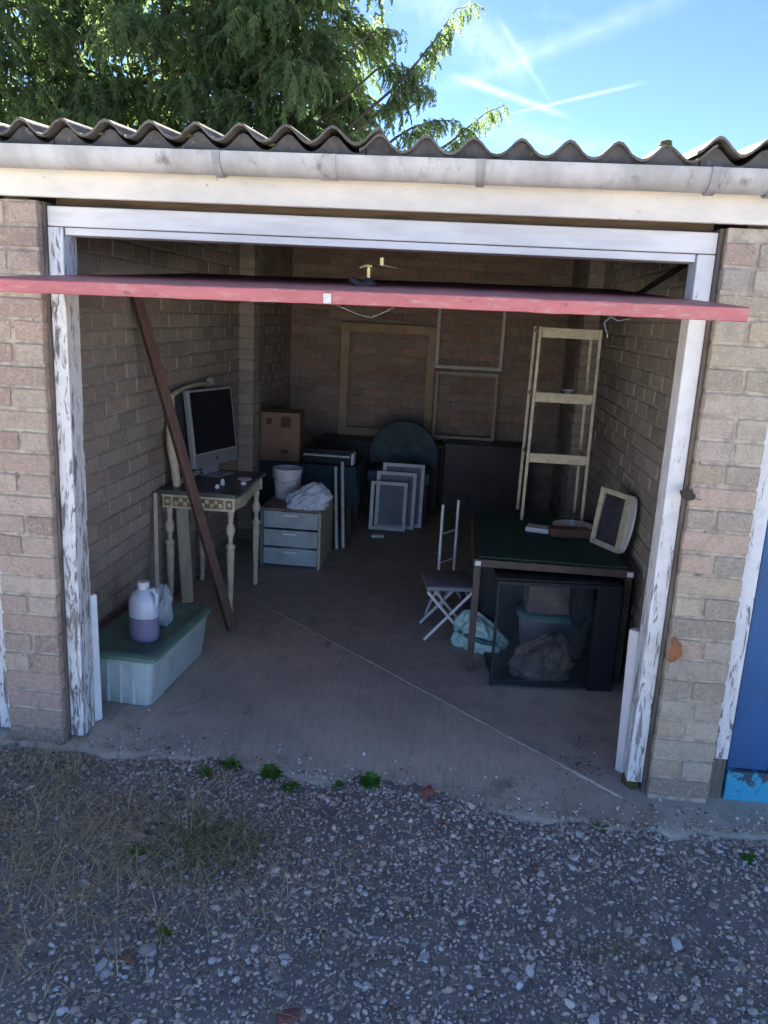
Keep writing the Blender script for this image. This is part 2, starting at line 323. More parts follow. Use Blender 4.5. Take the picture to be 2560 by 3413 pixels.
# ------------------------------------------------------------------ mesh helpers
class MB:
    def __init__(s): s.v = []; s.f = []
    def add(s, vs, fs):
        o = len(s.v); s.v += [tuple(x) for x in vs]; s.f += [tuple(i+o for i in f) for f in fs]; return s
    def box(s, c, d, rot=None, bev=0.0):
        x, y, z = d[0]/2, d[1]/2, d[2]/2
        if bev > 0:
            bm = bmesh.new(); bmesh.ops.create_cube(bm, size=1)
            bmesh.ops.scale(bm, vec=d, verts=bm.verts)
            bmesh.ops.bevel(bm, geom=list(bm.edges), offset=bev, segments=2, affect='EDGES', profile=.5)
            bm.verts.index_update(); vs = [v.co.copy() for v in bm.verts]; fs = [[v.index for v in f.verts] for f in bm.faces]; bm.free()
        else:
            vs = [Vector((a*x, b*y, e*z)) for a in (-1, 1) for b in (-1, 1) for e in (-1, 1)]
            fs = [(0, 1, 3, 2), (4, 6, 7, 5), (0, 4, 5, 1), (2, 3, 7, 6), (0, 2, 6, 4), (1, 5, 7, 3)]
        if rot is not None: vs = [rot @ v for v in vs]
        c = Vector(c); return s.add([v+c for v in vs], fs)
    def b2(s, x0, x1, y0, y1, z0, z1, bev=0.0):
        return s.box(((x0+x1)/2, (y0+y1)/2, (z0+z1)/2), (x1-x0, y1-y0, z1-z0), None, bev)
    def bar(s, a, b, w, h, bev=0.0, roll=0.0):
        a = Vector(a); b = Vector(b); q = (b-a).to_track_quat('Z', 'Y').to_matrix() @ Matrix.Rotation(roll, 3, 'Z')
        return s.box((a+b)/2, (w, h, (b-a).length), q, bev)
    def tube(s, pts, r, n=8, cap=True):
        pts = [Vector(p) for p in pts]; rs = r if isinstance(r, (list, tuple)) else [r]*len(pts)
        vs = []; prev = None
        for i, p in enumerate(pts):
            d = (pts[min(i+1, len(pts)-1)]-pts[max(i-1, 0)]).normalized()
            if prev is None: u = d.orthogonal().normalized()
            else: u = (prev - d*prev.dot(d)).normalized()
            prev = u; w = d.cross(u)
            for k in range(n):
                a = 2*PI*k/n; vs.append(p + (u*math.cos(a)+w*math.sin(a))*rs[i])
        fs = [(i*n+k, i*n+(k+1) % n, (i+1)*n+(k+1) % n, (i+1)*n+k) for i in range(len(pts)-1) for k in range(n)]
        if cap: fs += [tuple(range(n-1, -1, -1)), tuple((len(pts)-1)*n+k for k in range(n))]
        return s.add(vs, fs)
    def lathe(s, prof, n=20, c=(0, 0, 0), sx=1., sy=1.):
        vs = [(c[0]+r*math.cos(2*PI*k/n)*sx, c[1]+r*math.sin(2*PI*k/n)*sy, c[2]+z) for r, z in prof for k in range(n)]
        fs = [(i*n+k, i*n+(k+1) % n, (i+1)*n+(k+1) % n, (i+1)*n+k) for i in range(len(prof)-1) for k in range(n)]
        fs += [tuple(range(n-1, -1, -1)), tuple((len(prof)-1)*n+k for k in range(n))]
        return s.add(vs, fs)
    def frame(s, o, ux, uy, w, h, t, d):
        """picture frame as four mitred bars; o lower left corner, ux/uy axes, t bar width, d depth along ux x uy"""
        o = Vector(o); ux = Vector(ux).normalized(); uy = Vector(uy).normalized(); n = ux.cross(uy)
        def P(a, b, e): return o+ux*a+uy*b+n*e
        vs = []
        for e in (0, d):
            for a, b in ((0, 0), (w, 0), (w, h), (0, h)): vs.append(P(a, b, e))
            for a, b in ((t, t), (w-t, t), (w-t, h-t), (t, h-t)): vs.append(P(a, b, e*.7))
        fs = []
        for i in range(4):
            j = (i+1) % 4
            fs += [(8+i, 8+j, 12+j, 12+i), (i, 4+i, 4+j, j), (i, j, 8+j, 8+i), (4+i, 12+i, 12+j, 4+j)]
        return s.add(vs, fs)
    def build(s, name, mat, parent=None, smooth=False, auto=None):
        me = bpy.data.meshes.new(name); me.from_pydata([tuple(v) for v in s.v], [], s.f); me.validate(); me.update()
        bm = bmesh.new(); bm.from_mesh(me); bmesh.ops.recalc_face_normals(bm, faces=bm.faces); bm.to_mesh(me); bm.free()
        if mat is not None: me.materials.append(mat if not isinstance(mat, str) else M[mat])
        if smooth:
            me.polygons.foreach_set('use_smooth', [True]*len(me.polygons))
            me.set_sharp_from_angle(angle=rad(auto or 40))
        o = bpy.data.objects.new(name, me); COL.objects.link(o)
        if parent is not None: o.parent = parent
        return o
def tag(o, label, cat, group=None):
    o['label'] = label; o['category'] = cat
    if group: o['group'] = group
    return o
def thing(name, label, cat, loc=(0, 0, 0), rz=0., group=None):
    o = bpy.data.objects.new(name, None); COL.objects.link(o); o.location = loc; o.rotation_euler = (0, 0, rz)
    o.empty_display_size = .1
    return tag(o, label, cat, group)
def solo(mb, name, mat, label, cat, loc=(0, 0, 0), rz=0., smooth=False, group=None):
    o = mb.build(name, mat, None, smooth); o.location = loc; o.rotation_euler = (0, 0, rz); return tag(o, label, cat, group)
def structure(o): o['kind'] = 'structure'; return o
def fast_mesh(name, verts, faces, mat, cols=None, parent=None, smooth=False):
    verts = np.asarray(verts, np.float32); faces = np.asarray(faces, np.int32); k = faces.shape[1]
    me = bpy.data.meshes.new(name); me.vertices.add(len(verts)); me.vertices.foreach_set('co', verts.ravel())
    me.loops.add(faces.size); me.loops.foreach_set('vertex_index', faces.ravel())
    me.polygons.add(len(faces)); me.polygons.foreach_set('loop_start', np.arange(0, faces.size, k, dtype=np.int32))
    me.polygons.foreach_set('use_smooth', np.full(len(faces), bool(smooth)))
    if cols is not None:
        at = me.color_attributes.new('Col', 'FLOAT_COLOR', 'POINT'); c = np.ones((len(verts), 4), np.float32); c[:, :3] = cols
        at.data.foreach_set('color', c.ravel())
    me.update(calc_edges=True); me.validate()
    me.materials.append(mat); o = bpy.data.objects.new(name, me); COL.objects.link(o)
    if parent is not None: o.parent = parent
    return o
def crumple(mb_or_profile, amp, seed, scale):
    pass
def blob(rx, ry, rz, amp, seed, sub=3, flat=.0, freq=3.0, freq2=9.0):
    """a lumpy bag: a sphere pressed flat at the bottom with folds"""
    from mathutils import noise
    bm = bmesh.new(); bmesh.ops.create_icosphere(bm, subdivisions=sub, radius=1)
    off = Vector((seed*3.1, seed*1.7, seed*.9))
    for v in bm.verts:
        d = v.co.normalized()
        k = 1 + amp*noise.noise(d*freq+off) + amp*.45*abs(noise.noise(d*freq2+off)) + amp*.3*noise.noise(d*freq2*2.1+off)
        p = d*k; z = max(p.z, -0.72+flat)
        v.co = Vector((p.x*rx, p.y*ry, (z+.72-flat)*rz))
    bm.verts.index_update(); mb = MB(); mb.add([v.co.copy() for v in bm.verts], [[v.index for v in f.verts] for f in bm.faces]); bm.free(); return mb

def sack(rx, ry, h, seed, folds=9, peak=(.25, 0), nz=26, na=72):
    """a slumped plastic sack: gathered neck, folds running down from it, creased skin"""
    from mathutils import noise
    off = Vector((seed*1.3, seed*2.1, seed*.7)); vs = []
    for j in range(nz+1):
        t = j/nz                                   # 0 floor, 1 neck
        prof = (1-t**2.3)**.62*(.90+.10*math.sin(t*3)) if t < .9 else (1-.9**2.3)**.62*(1-.0)*(1.02-(t-.9)*6.2)
        for k in range(na):
            a = 2*PI*k/na; q = Vector((math.cos(a)*1.2, math.sin(a)*1.2, t*1.6))
            fold = .10*math.sin(folds*a+5.0*noise.noise(q*1.3+off)+2.5*t)*(.25+t) + .24*noise.noise(q*1.6+off) - .26*abs(noise.noise(q*3.1+off)) - .16*abs(noise.noise(q*6.5+off)) + .06*noise.noise(q*13+off) + .08
            r = max(.03, prof*(1+fold)); lean = t*t
            vs.append((rx*(r*math.cos(a)+peak[0]*lean), ry*(r*math.sin(a)+peak[1]*lean), h*(t+.16*noise.noise(q*2.3+off)*t)))
    m = MB(); m.add(vs, [(j*na+k, j*na+(k+1) % na, (j+1)*na+(k+1) % na, (j+1)*na+k) for j in range(nz) for k in range(na)]+[tuple(nz*na+k for k in range(na)), tuple(range(na))]); return m
# ------------------------------------------------------------------ ground
def gz(x, y):
    return -.034 + .010*np.sin(x*2.3+1.0)*np.cos(y*3.1) + .006*np.sin(x*7.1+y*5.3) - .010*np.clip((-y-.2), 0, 2)
def ground_sheet():
    xs = np.concatenate([[-150, -60, -25, -10, -5], np.linspace(-3, 3, 61), [5, 10, 25, 60, 150]])
    ys = np.concatenate([[-150, -60, -25, -10, -5], np.linspace(-3, .12, 40), [1, 3, 5, 10, 25, 60, 150]])
    X, Y = np.meshgrid(xs, ys); Z = np.where((np.abs(X) <= 3.01) & (Y <= .13) & (Y >= -3.01), gz(X, Y), -.05)
    v = np.stack([X.ravel(), Y.ravel(), Z.ravel()], 1); nx = len(xs)
    f = [(j*nx+i, j*nx+i+1, (j+1)*nx+i+1, (j+1)*nx+i) for j in range(len(ys)-1) for i in range(nx-1)]
    return structure(fast_mesh('ground', v, f, M['ground'], smooth=True))
ground = ground_sheet()

def gravel_bed():
    xs = np.linspace(-2.6, 2.8, 82); ys = np.linspace(-2.0, .05, 42); X, Y = np.meshgrid(xs, ys); Z = gz(X, Y)+.003+.0012*nrs.randn(*X.shape)
    edge = np.minimum.reduce([X+2.6, 2.8-X, Y+2.0]); Z = np.where(edge < .02, Z-.012, Z); nx = len(xs)
    f = [(j*nx+i, j*nx+i+1, (j+1)*nx+i+1, (j+1)*nx+i) for j in range(len(ys)-1) for i in range(nx-1)]
    return structure(fast_mesh('gravel_bed', np.stack([X.ravel(), Y.ravel(), Z.ravel()], 1), f, M['bed'], smooth=True))
gravel_bed()
def slab():
    # concrete floor with a ragged front lip; the lip dips to the gravel
    fx = np.linspace(-3.9, 3.9, 157)
    base = np.interp(fx, [-3.9, -1.2, -.55, -.17, .16, .52, .95, 1.55, 3.9], [-.06, -.02, -.01, -.075, -.10, -.165, -.19, -.15, -.15])
    lip = base + .018*np.sin(fx*9.1)+.012*np.sin(fx*23.7+1)+.013*nrs.randn(len(fx))
    rows = []
    n = len(fx)
    rows.append(np.stack([fx, lip-.015, np.full(n, -.09)], 1))
    rows.append(np.stack([fx, lip, np.full(n, -.026)+.004*nrs.randn(n)], 1))
    rows.append(np.stack([fx, lip+.03, np.full(n, -.019)+.003*nrs.randn(n)], 1)); rows.append(np.stack([fx, lip+.12, np.full(n, -.009)+.002*nrs.randn(n)], 1))
    for y in (.22, .5, 1.2, 2.4, 4.88):
        rows.append(np.stack([fx, np.full(n, y), np.zeros(n)], 1))
    v = np.concatenate(rows); f = [(j*n+i, j*n+i+1, (j+1)*n+i+1, (j+1)*n+i) for j in range(len(rows)-1) for i in range(n-1)]
    return structure(fast_mesh('garage_floor', v, f, M['concrete'], smooth=True))
floor = slab()
def joint():
    a, b = Vector((-1.0, 1.92)), Vector((1.06, -.02)); d = (b-a).normalized(); nn = Vector((-d.y, d.x)); mb = MB()
    k = 140; vs = []
    for i in range(k+1):
        p = a.lerp(b, i/k) + nn*(.004*math.sin(i*.21)*.35+rnd.uniform(-.002, .002)); w = rnd.uniform(.006, .016)+(.012 if 108 < i < 113 else 0)
        h = .0022+rnd.uniform(-.0008, .0014)
        vs += [(*(p-nn*w), -.004), (*(p-nn*w*.4), h), (*(p+nn*w*.4), h), (*(p+nn*w), -.004)]
    mb.add(vs, [(i*4+j, i*4+j+1, (i+1)*4+j+1, (i+1)*4+j) for i in range(k) for j in range(3)])
    return mb.build('floor_joint', 'jointfill', floor)
joint()

# ------------------------------------------------------------------ garage building
garage = thing('garage_block', 'brick lock-up garages with corrugated roof, one open bay under a raised red door', 'garage')
XL, XR, YB = -1.29, 1.27, 4.88
CH, BH, BL, BD, JT = .080, .0685, .226, .104, .011
def brick_mesh(L, seed):
    r = random.Random(seed); bm = bmesh.new(); bmesh.ops.create_cube(bm, size=1)
    bmesh.ops.scale(bm, vec=(L, BD, BH), verts=bm.verts)
    bmesh.ops.bevel(bm, geom=list(bm.edges), offset=.0045, segments=1, affect='EDGES')
    for v in bm.verts: v.co += Vector((r.uniform(-.0022, .0022), r.uniform(-.0018, .0018), r.uniform(-.0018, .0018)))
    me = bpy.data.meshes.new('brick'); bm.to_mesh(me); bm.free(); me.materials.append(M['brick']); return me
BM_FULL = [brick_mesh(BL, i) for i in range(6)]; BM_HALF = [brick_mesh(BL/2, 20+i) for i in range(5)]
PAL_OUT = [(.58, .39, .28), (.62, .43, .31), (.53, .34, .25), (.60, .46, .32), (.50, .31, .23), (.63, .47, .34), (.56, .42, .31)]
PAL_RIGHT = [(.60, .49, .34), (.57, .47, .36), (.64, .50, .33), (.55, .44, .34), (.60, .41, .30), (.58, .49, .36), (.50, .40, .30)]
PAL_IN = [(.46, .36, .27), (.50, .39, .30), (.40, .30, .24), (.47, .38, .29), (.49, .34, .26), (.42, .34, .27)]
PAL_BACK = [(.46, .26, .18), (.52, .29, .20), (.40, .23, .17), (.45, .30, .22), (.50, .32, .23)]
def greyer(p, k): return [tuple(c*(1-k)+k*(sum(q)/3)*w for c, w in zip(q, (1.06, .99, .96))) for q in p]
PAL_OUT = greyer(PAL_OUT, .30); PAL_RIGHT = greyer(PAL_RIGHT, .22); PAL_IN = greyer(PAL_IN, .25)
def lay(bricks, parent, ang, pal, limit, rr):
    """bricks: list of (centre xyz, length). nearest `limit` are own objects, the rest one joined mesh"""
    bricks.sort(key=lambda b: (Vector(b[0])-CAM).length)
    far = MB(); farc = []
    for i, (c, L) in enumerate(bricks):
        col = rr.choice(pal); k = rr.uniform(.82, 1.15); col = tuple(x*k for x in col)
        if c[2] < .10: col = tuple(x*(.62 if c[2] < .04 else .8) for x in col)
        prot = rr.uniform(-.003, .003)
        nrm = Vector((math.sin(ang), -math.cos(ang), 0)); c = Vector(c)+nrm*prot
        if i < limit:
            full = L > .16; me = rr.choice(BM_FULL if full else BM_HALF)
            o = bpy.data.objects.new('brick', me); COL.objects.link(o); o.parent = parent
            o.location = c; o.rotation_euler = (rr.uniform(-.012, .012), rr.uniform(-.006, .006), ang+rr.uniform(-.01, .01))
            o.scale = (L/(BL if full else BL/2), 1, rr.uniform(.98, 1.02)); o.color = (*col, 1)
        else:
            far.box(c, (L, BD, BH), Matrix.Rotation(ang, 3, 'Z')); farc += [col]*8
    if far.v:
        fo = fast_mesh('brickwork', np.array(far.v), np.array(far.f), M['brick_far'], np.array(farc), parent); fo['kind'] = 'stuff'
def wall_bricks(o, udir, ang, length, z0, n, rr, skip=None):
    """running bond over a straight wall; o is the start of the face plane"""
    out = []; o = Vector(o); u = Vector(udir); nrm = Vector((math.sin(ang), -math.cos(ang), 0))
    for r in range(n):
        z = z0+CH*r+BH/2+.004; x = 0.
        first = BL if r % 2 == 0 else BL/2-.005
        while x < length-.03:
            L = min(first if x == 0 else BL, length-x); c = o+u*(x+L/2)-nrm*(BD/2)
            if L > .04: out.append(((c.x, c.y, z), L))
            x += L+JT
    return out
NC = 25
def pier(name, x0, x1, pal, seed, zoff):
    rr = random.Random(seed)
    p = MB().b2(x0+.003, x1-.003, .0075, .215, -.10, 2.045).build(name, 'mortar', garage)
    bl = []
    w = x1-x0
    for r in range(NC+1):
        z = zoff+CH*r+BH/2
        if z+BH/2 > 2.045: break
        if (r % 2 == 0) ^ (rr.random() < .22):
            bl.append((((x0+x1)/2, BD/2, z), w))
        else:
            s = w*rr.uniform(.42, .56); bl.append(((x0+s/2-.003, BD/2, z), s-JT+.003)); bl.append(((x0+s+(w-s)/2+.003, BD/2, z), w-s-JT+.005))
        if abs(x0) < 1.7: bl.append((((x0+x1)/2, BD*1.5+.012, z), w))
    lay(bl, p, 0., pal, 300, rr)
    return p
pier('pier', 1.152, 1.372, PAL_RIGHT, 3, .012)
pier('pier', -1.376, -1.152, PAL_OUT, 4, -.03)
pier('pier', 3.70, 3.91, PAL_RIGHT, 5, -.01)
pier('pier', -3.91, -3.70, PAL_OUT, 6, -.01)

ZSIDE = 34
def roofz(y): return 2.205+(y+.13)*.07
def side_wall(name, face, sgn, seed, pal):
    rr = random.Random(seed)
    core = MB(); x0, x1 = (face-.10, face-.007) if sgn > 0 else (face+.007, face+.10)
    zf, zb = roofz(.22)-.03, roofz(YB+.1)-.03
    vs = [(x, y, z) for x in (x0, x1) for y, z in ((.216, -.08), (YB+.1, -.08), (YB+.1, zb), (.216, zf))]
    core.add(vs, [(0, 1, 2, 3), (7, 6, 5, 4), (0, 4, 5, 1), (1, 5, 6, 2), (2, 6, 7, 3), (3, 7, 4, 0)])
    p = core.build(name, 'mortar_in', garage)
    if sgn > 0: b = wall_bricks((face, .22, 0), (0, 1, 0), PI/2, YB-.22, 0., ZSIDE, rr)
    else: b = wall_bricks((face, YB, 0), (0, -1, 0), -PI/2, YB-.22, 0., ZSIDE, rr)
    b = [x for x in b if x[0][2] < roofz(x[0][1])-.09]
    lay(b, p, PI/2 if sgn > 0 else -PI/2, pal, 300, rr); return p
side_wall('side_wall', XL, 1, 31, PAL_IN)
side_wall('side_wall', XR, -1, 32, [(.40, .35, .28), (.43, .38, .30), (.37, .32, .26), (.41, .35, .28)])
def back_wall():
    rr = random.Random(41)
    p = MB().b2(XL-.1, XR+.1, YB+.0085, YB+.1, -.08, roofz(YB)-.05).build('back_wall', 'mortar_in', garage)
    b = wall_bricks((XL+.004, YB, 0), (1, 0, 0), 0., XR-XL-.008, 0., 36, rr)
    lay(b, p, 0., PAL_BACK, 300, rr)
back_wall()
for xa, xb in ((-3.93, XL-.104), (XR+.104, 3.93)):
    MB().b2(xa, xb, YB, YB+.1, -.08, roofz(YB)-.05).build('back_wall', 'mortar_in', garage)
for xa, xb in ((-3.93, -3.83), (3.83, 3.93)):
    MB().b2(xa, xb, .22, YB-.002, -.08, roofz(.22)-.03).build('side_wall', 'mortar_in', garage)
def inner_pier(sgn, y0, y1, seed):
    rr = random.Random(seed); f = XL if sgn > 0 else XR; w = .115
    xa, xb = (f-.002, f+w) if sgn > 0 else (f-w, f+.002)
    p = MB().b2(xa+.008, xb-.008, y0+.008, y1-.004, 0, roofz(y0)-.06).build('buttress', 'mortar_in', garage)
    bl = []
    for r in range(int((roofz(y0)-.08)/CH)):
        bl.append((((xa+xb)/2, y0+BD/2, CH*r+BH/2+.004), w-.001)); bl.append((((xa+xb)/2, y0+BD*1.5+.012, CH*r+BH/2+.004), w-.001))
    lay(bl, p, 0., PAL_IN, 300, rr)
inner_pier(1, 3.05, 3.28, 51); inner_pier(-1, 3.05, 3.28, 52)
# inner returns behind the front piers
# roof: lapped corrugated sheets on purlins
def roof():
    root = MB()
    for y in (.30, 1.7, 3.1, 4.5): root.b2(-3.95, 3.95, y-.035, y+.035, roofz(y)-.135, roofz(y)-.035)
    r = root.build('roof', 'purlin', garage)
    pitch = .1445; per = 7; rr = random.Random(9)
    x = -4.05-.02; k = 0
    while x < 4.0:
        n = int(per*10)+5; xs = np.linspace(x, x+pitch*(per+.42), n); dz = rr.uniform(-.006, .010)+(.006 if k % 2 else 0); tl = rr.uniform(-.004, .004); dy = rr.uniform(-.012, .012)
        vs = []
        ny = 6; chip = [max(0, rr.gauss(-.002, .006)) for _ in range(n)]; ci = rr.randint(5, n-8)
        for q_ in range(3): chip[ci+q_] += rr.uniform(.008, .022)
        for t in range(2):
            for j in range(ny):
                y = -.15+dy+(YB+.35)*j/(ny-1)
                for i, xx in enumerate(xs):
                    if j == 0: y = -.15+dy+chip[i]
                    ph = (xx+1.118)/pitch*2*PI
                    c = math.cos(ph); cz = .026*(c*.92+.16*math.cos(2*ph)*.5)
                    vs.append((xx, y, roofz(y)+.037+cz+dz+tl*(i/n)-t*.0085))
        fs = []; o = n*ny
        for j in range(ny-1):
            for i in range(n-1):
                fs.append((j*n+i, j*n+i+1, (j+1)*n+i+1, (j+1)*n+i)); fs.append((o+j*n+i, o+(j+1)*n+i, o+(j+1)*n+i+1, o+j*n+i+1))
        for i in range(n-1): fs.append((i, o+i, o+i+1, i+1)); fs.append(((ny-1)*n+i, (ny-1)*n+i+1, o+(ny-1)*n+i+1, o+(ny-1)*n+i))
        for j in range(ny-1): fs.append((j*n, (j+1)*n, o+(j+1)*n, o+j*n)); fs.append((j*n+n-1, o+j*n+n-1, o+(j+1)*n+n-1, (j+1)*n+n-1))
        MB().add(vs, fs).build('roof_sheet', 'sheet', r, True, 50); x += pitch*per; k += 1
    # eaves filler closing the ends of the corrugations, one piece per sheet
    x = -4.05
    while x < 4.0:
        n = 71; xs = np.linspace(x, x+pitch*per-.004, n); vs = []
        for y in (-.118, -.070):
            for xx in xs:
                ph = (xx+1.118)/pitch*2*PI; zt = roofz(y)+.0265+.026*(math.cos(ph)*.92+.08*math.cos(2*ph))-.004
                vs += [(xx, y+rr.uniform(-.0012, .0012), 2.150), (xx, y, zt)]
        fs = []
        for i in range(n-1):
            a = 2*i; b_ = 2*n+2*i; fs += [(a, a+2, a+3, a+1), (b_, b_+1, b_+3, b_+2), (a+1, a+3, b_+3, b_+1), (a, b_, b_+2, a+2)]
        fs += [(0, 1, 2*n+1, 2*n), (2*n-2, 4*n-2, 4*n-1, 2*n-1)]
        MB().add(vs, fs).build('eaves_filler', 'filler', r); x += pitch*per
    for (mx, s) in ((.900, .012), (-.57, .009), (-.30, .008), (-.86, .008), (1.30, .010), (.33, .007)):
        b = blob(s*1.5, s*1.2, s*.75, .5, mx*7, 2); o = b.build('moss_clump', 'moss', r, True, 80)
        ph = (mx+1.118)/pitch*2*PI; o.location = (mx, -.12, roofz(-.12)+.037+.026*(math.cos(ph)*.92+.08*math.cos(2*ph))-.012)
    return r
roof()
# timber wall plate / dark eaves filler, fascia, gutter
MB().b2(-3.95, 3.95, -.006, .10, 2.082, 2.148).build('wall_plate', 'bare', garage)
MB().b2(-3.95, 3.95, -.034, -.010, 2.053, 2.152, .003).build('fascia', 'fascia', garage)
def gutter():
    n = 14; R = .058; y0, z0 = -.096, 2.195; vs = []; xs = [-3.95, -1.9, -.128, 1.235]
    def trough(x0, x1, R, thick, name, mat, parent, a0=PI, a1=2*PI):
        vs = []
        for x in (x0, x1):
            for k in range(n+1):
                a = a0+(a1-a0)*k/n; vs.append((x, y0+R*math.cos(a), z0+R*1.12*math.sin(a)))
            for k in range(n+1):
                a = a0+(a1-a0)*k/n; vs.append((x, y0+(R-thick)*math.cos(a), z0+(R-thick)*1.12*math.sin(a)))
        q = 2*(n+1); fs = []
        for k in range(n):
            fs += [(k, k+1, q+k+1, q+k), (n+1+k, q+n+1+k, q+n+2+k, n+2+k), (k, n+1+k, n+2+k, k+1), (q+k, q+k+1, q+n+2+k, q+n+1+k)]
        fs += [(0, q, q+n+1, n+1), (n, 2*n+1, q+2*n+1, q+n)]
        return MB().add(vs, fs).build(name, mat, parent, True, 50)
    g = trough(-3.95, 1.26, R, .004, 'gutter', 'gutter', garage)
    for x in (-2.6, -1.6, -.475, .354, 1.05): 
        b = trough(x-.013, x+.013, R+.006, .005, 'gutter_bracket', 'bracket', g)
        MB().b2(x-.010, x+.010, y0+R, -.036, z0-.045, z0-.002).build('bracket_arm', 'bracket', g)
    trough(-.150, -.095, R+.003, .0025, 'gutter_union', 'gutter', g)
    g2 = trough(1.30, 3.95, R, .004, 'gutter', 'gutter', garage)
    trough(1.215, 1.335, R+.008, .006, 'gutter_outlet', 'bracket', g2)
    mo = blob(.03, .02, .022, .5, 5, 3).build('moss_clump', 'moss', g2, True, 80); mo.location = (1.275, y0-.045, z0-.055)
    MB().tube([(2.5, y0, z0-.05), (2.5, y0, z0-.10)], .03, 12).build('downpipe_stub', 'bracket', g2, True)
gutter()
# door frame of the open bay
fr = MB().b2(-1.139, 1.137, .046, .125, 1.967, 2.034, .004).build('door_frame', 'paint_w', garage)
MB().b2(-1.082, 1.077, .057, .150, 1.940, 1.9645, .002).build('head_stop', 'paint_w', fr)
MB().b2(-1.140, -1.0845, .046, .150, -.005, 1.9645, .004).build('jamb', 'peel_l', fr)
MB().b2(1.080, 1.137, .046, .150, .03, 1.9645, .004).build('jamb', 'peel_r', fr)
MB().b2(-1.1505, -1.1415, .036, .13, -.02, 2.045).build('packing_strip', 'bare', fr)
MB().b2(1.1385, 1.1505, .036, .13, -.02, 2.045).build('packing_strip', 'bare', fr)
MB().b2(-1.138, 1.136, .112, .124, 2.0355, 2.0805).build('packing_strip', 'purlin', fr)
# mossy block under right jamb
b = blob(.034, .045, .034, .25, 8, 2); o = b.build('rotten_jamb_foot', 'moss', fr, True, 80); o.location = (1.108, .095, -.014)

# raised red door, tilted a little to the front
def red_door():
    L = 2.0; tilt = rad(3.4); W = 1.066
    prof = [(.003, -.037), (0, -.035), (0, -.003), (.003, .0), (.30, .001), (1.0, -.001), (L, 0), (L, -.036)]
    rr = random.Random(77); xs = np.linspace(-W, W, 61); vs = []; q = len(prof)
    for i_, x in enumerate(xs):
        dz = .0022*math.sin(x*2.1+.6)+rr.uniform(-.0005, .0005)
        if -.45 < x < -.36 or .52 < x < .58: dz += rr.uniform(-.0018, .0006)
        for k_, (y, z) in enumerate(prof): vs.append((x, y+(rr.uniform(-.0008, .0008) if k_ < 4 else 0), z+dz))
    d = MB().add(vs, [(a*q+k, a*q+(k+1) % q, (a+1)*q+(k+1) % q, (a+1)*q+k) for a in range(60) for k in range(q)]+[tuple(range(q)), tuple(60*q+k for k in range(q))])
    door = d.build('garage_door', 'red', garage, True, 25); door.location = (0, -.57, 1.777); door.rotation_euler = (tilt, rad(-.42), 0)
    # boarded outer skin: a shallow lip along the leading edge, ledges on the back
    for x in np.linspace(-.95, .95, 5): MB().b2(x-.05, x+.05, .35, L-.06, -.050, -.0372).build('brace', 'red_in', door)
    for y in (1.0, 1.84): MB().b2(-1.04, 1.04, y-.05, y+.05, -.070, -.0505).build('ledge', 'red_in', door)
    # centre catch on the leading edge
    MB().b2(-.047, -.025, -.006, -.0005, -.034, -.006, .001).build('catch', 'steel', door)
    # lock: black bell base, brass T handle and key
    h = MB().lathe([(.034, 0), (.034, .006), (.022, .016), (.014, .028)], 16).build('handle_rose', 'black', door, True); h.location = (.0, .62, .001)
    MB().tube([(-.004, 0, .022), (-.002, 0, .058)], .007, 10).build('handle_stem', 'brass', h, True) if False else None
    st = MB().tube([(0, .62, .024), (0, .62, .064)], [.008, .007], 10)
    st.tube([(-.030, .62, .060), (-.008, .62, .067), (.012, .62, .065)], [.006, .008, .008], 10)
    st.build('handle', 'brass', door, True)
    lp = MB().tube([(-.055, .57, .024), (-.035, .575, .008), (-.008, .57, .004), (.02, .575, .012)], [.010, .013, .014, .012], 10); lp.build('handle_guard', 'black', door, True)
    ky = MB().tube([(.040, .66, .070), (.040, .66, .096)], .008, 8); ky.tube([(.030, .66, .072), (.092, .66, .062)], [.006, .004], 8); ky.build('key', 'brass', door, True)
    return door
red_door()
# lifting arms
MB().bar((1.112, .30, 1.955), (1.112, 1.25, 1.855), .006, .026).build('lifting_arm', 'black', garage)
# neighbouring bays: closed boarded blue doors in white frames
def neighbour(x0, x1, mat, zl, kick):
    f = MB().b2(x0+.002, x1-.002, .046, .12, 1.955, 2.026, .004).build('door_frame', 'paint_w', garage)
    MB().b2(x0+.002, x0+.066, .046, .12, .16 if kick else .0, 1.9525, .004).build('jamb', 'peel_r', f)
    MB().b2(x1-.066, x1-.002, .046, .12, .0, 1.9525, .004).build('jamb', 'peel_r', f)
    if kick: MB().b2(x0+.004, x0+.064, .050, .118, -.03, .158, .003).build('shade_toned_jamb_foot', 'bare', f)  # dark timber colour stands in for the shade at the frame's base
    d = MB().b2(x0+.070, x1-.070, .092, .118, .02, 1.95).build('garage_door', mat, garage)
    nb = 14; w = (x1-x0-.146)/nb
    for i in range(nb):
        a = x0+.073+i*w; MB().b2(a+.0035, a+w-.0035, .072, .0905, .115 if kick else .02, 1.948, .003).build('board', mat, d)
    if kick: MB().b2(x0+.075, x1-.075, .052, .0905, -.028, .112, .004).build('kick_board', 'kick', d)
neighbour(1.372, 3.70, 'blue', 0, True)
neighbour(-3.70, -1.376, 'navy', 0, False)

# ------------------------------------------------------------------ things in the garage, left side
def white_post(x, y, z0, h, mat, lab, lean):
    m = MB(); s = .046
    m.bar((x, y, z0), (x+lean[0], y+lean[1], z0+h), s, s, .008)
    o = m.build('white_post', mat); return tag(o, lab, 'post')
white_post(-1.098, .178, .0, .56, 'wpost', 'short white plastic post leaning behind the peeling left jamb', (-.008, .006))
white_post(1.092, .180, -.004, .60, 'rpost', 'short off-white post leaning against the right jamb inside the doorway', (-.012, .012))

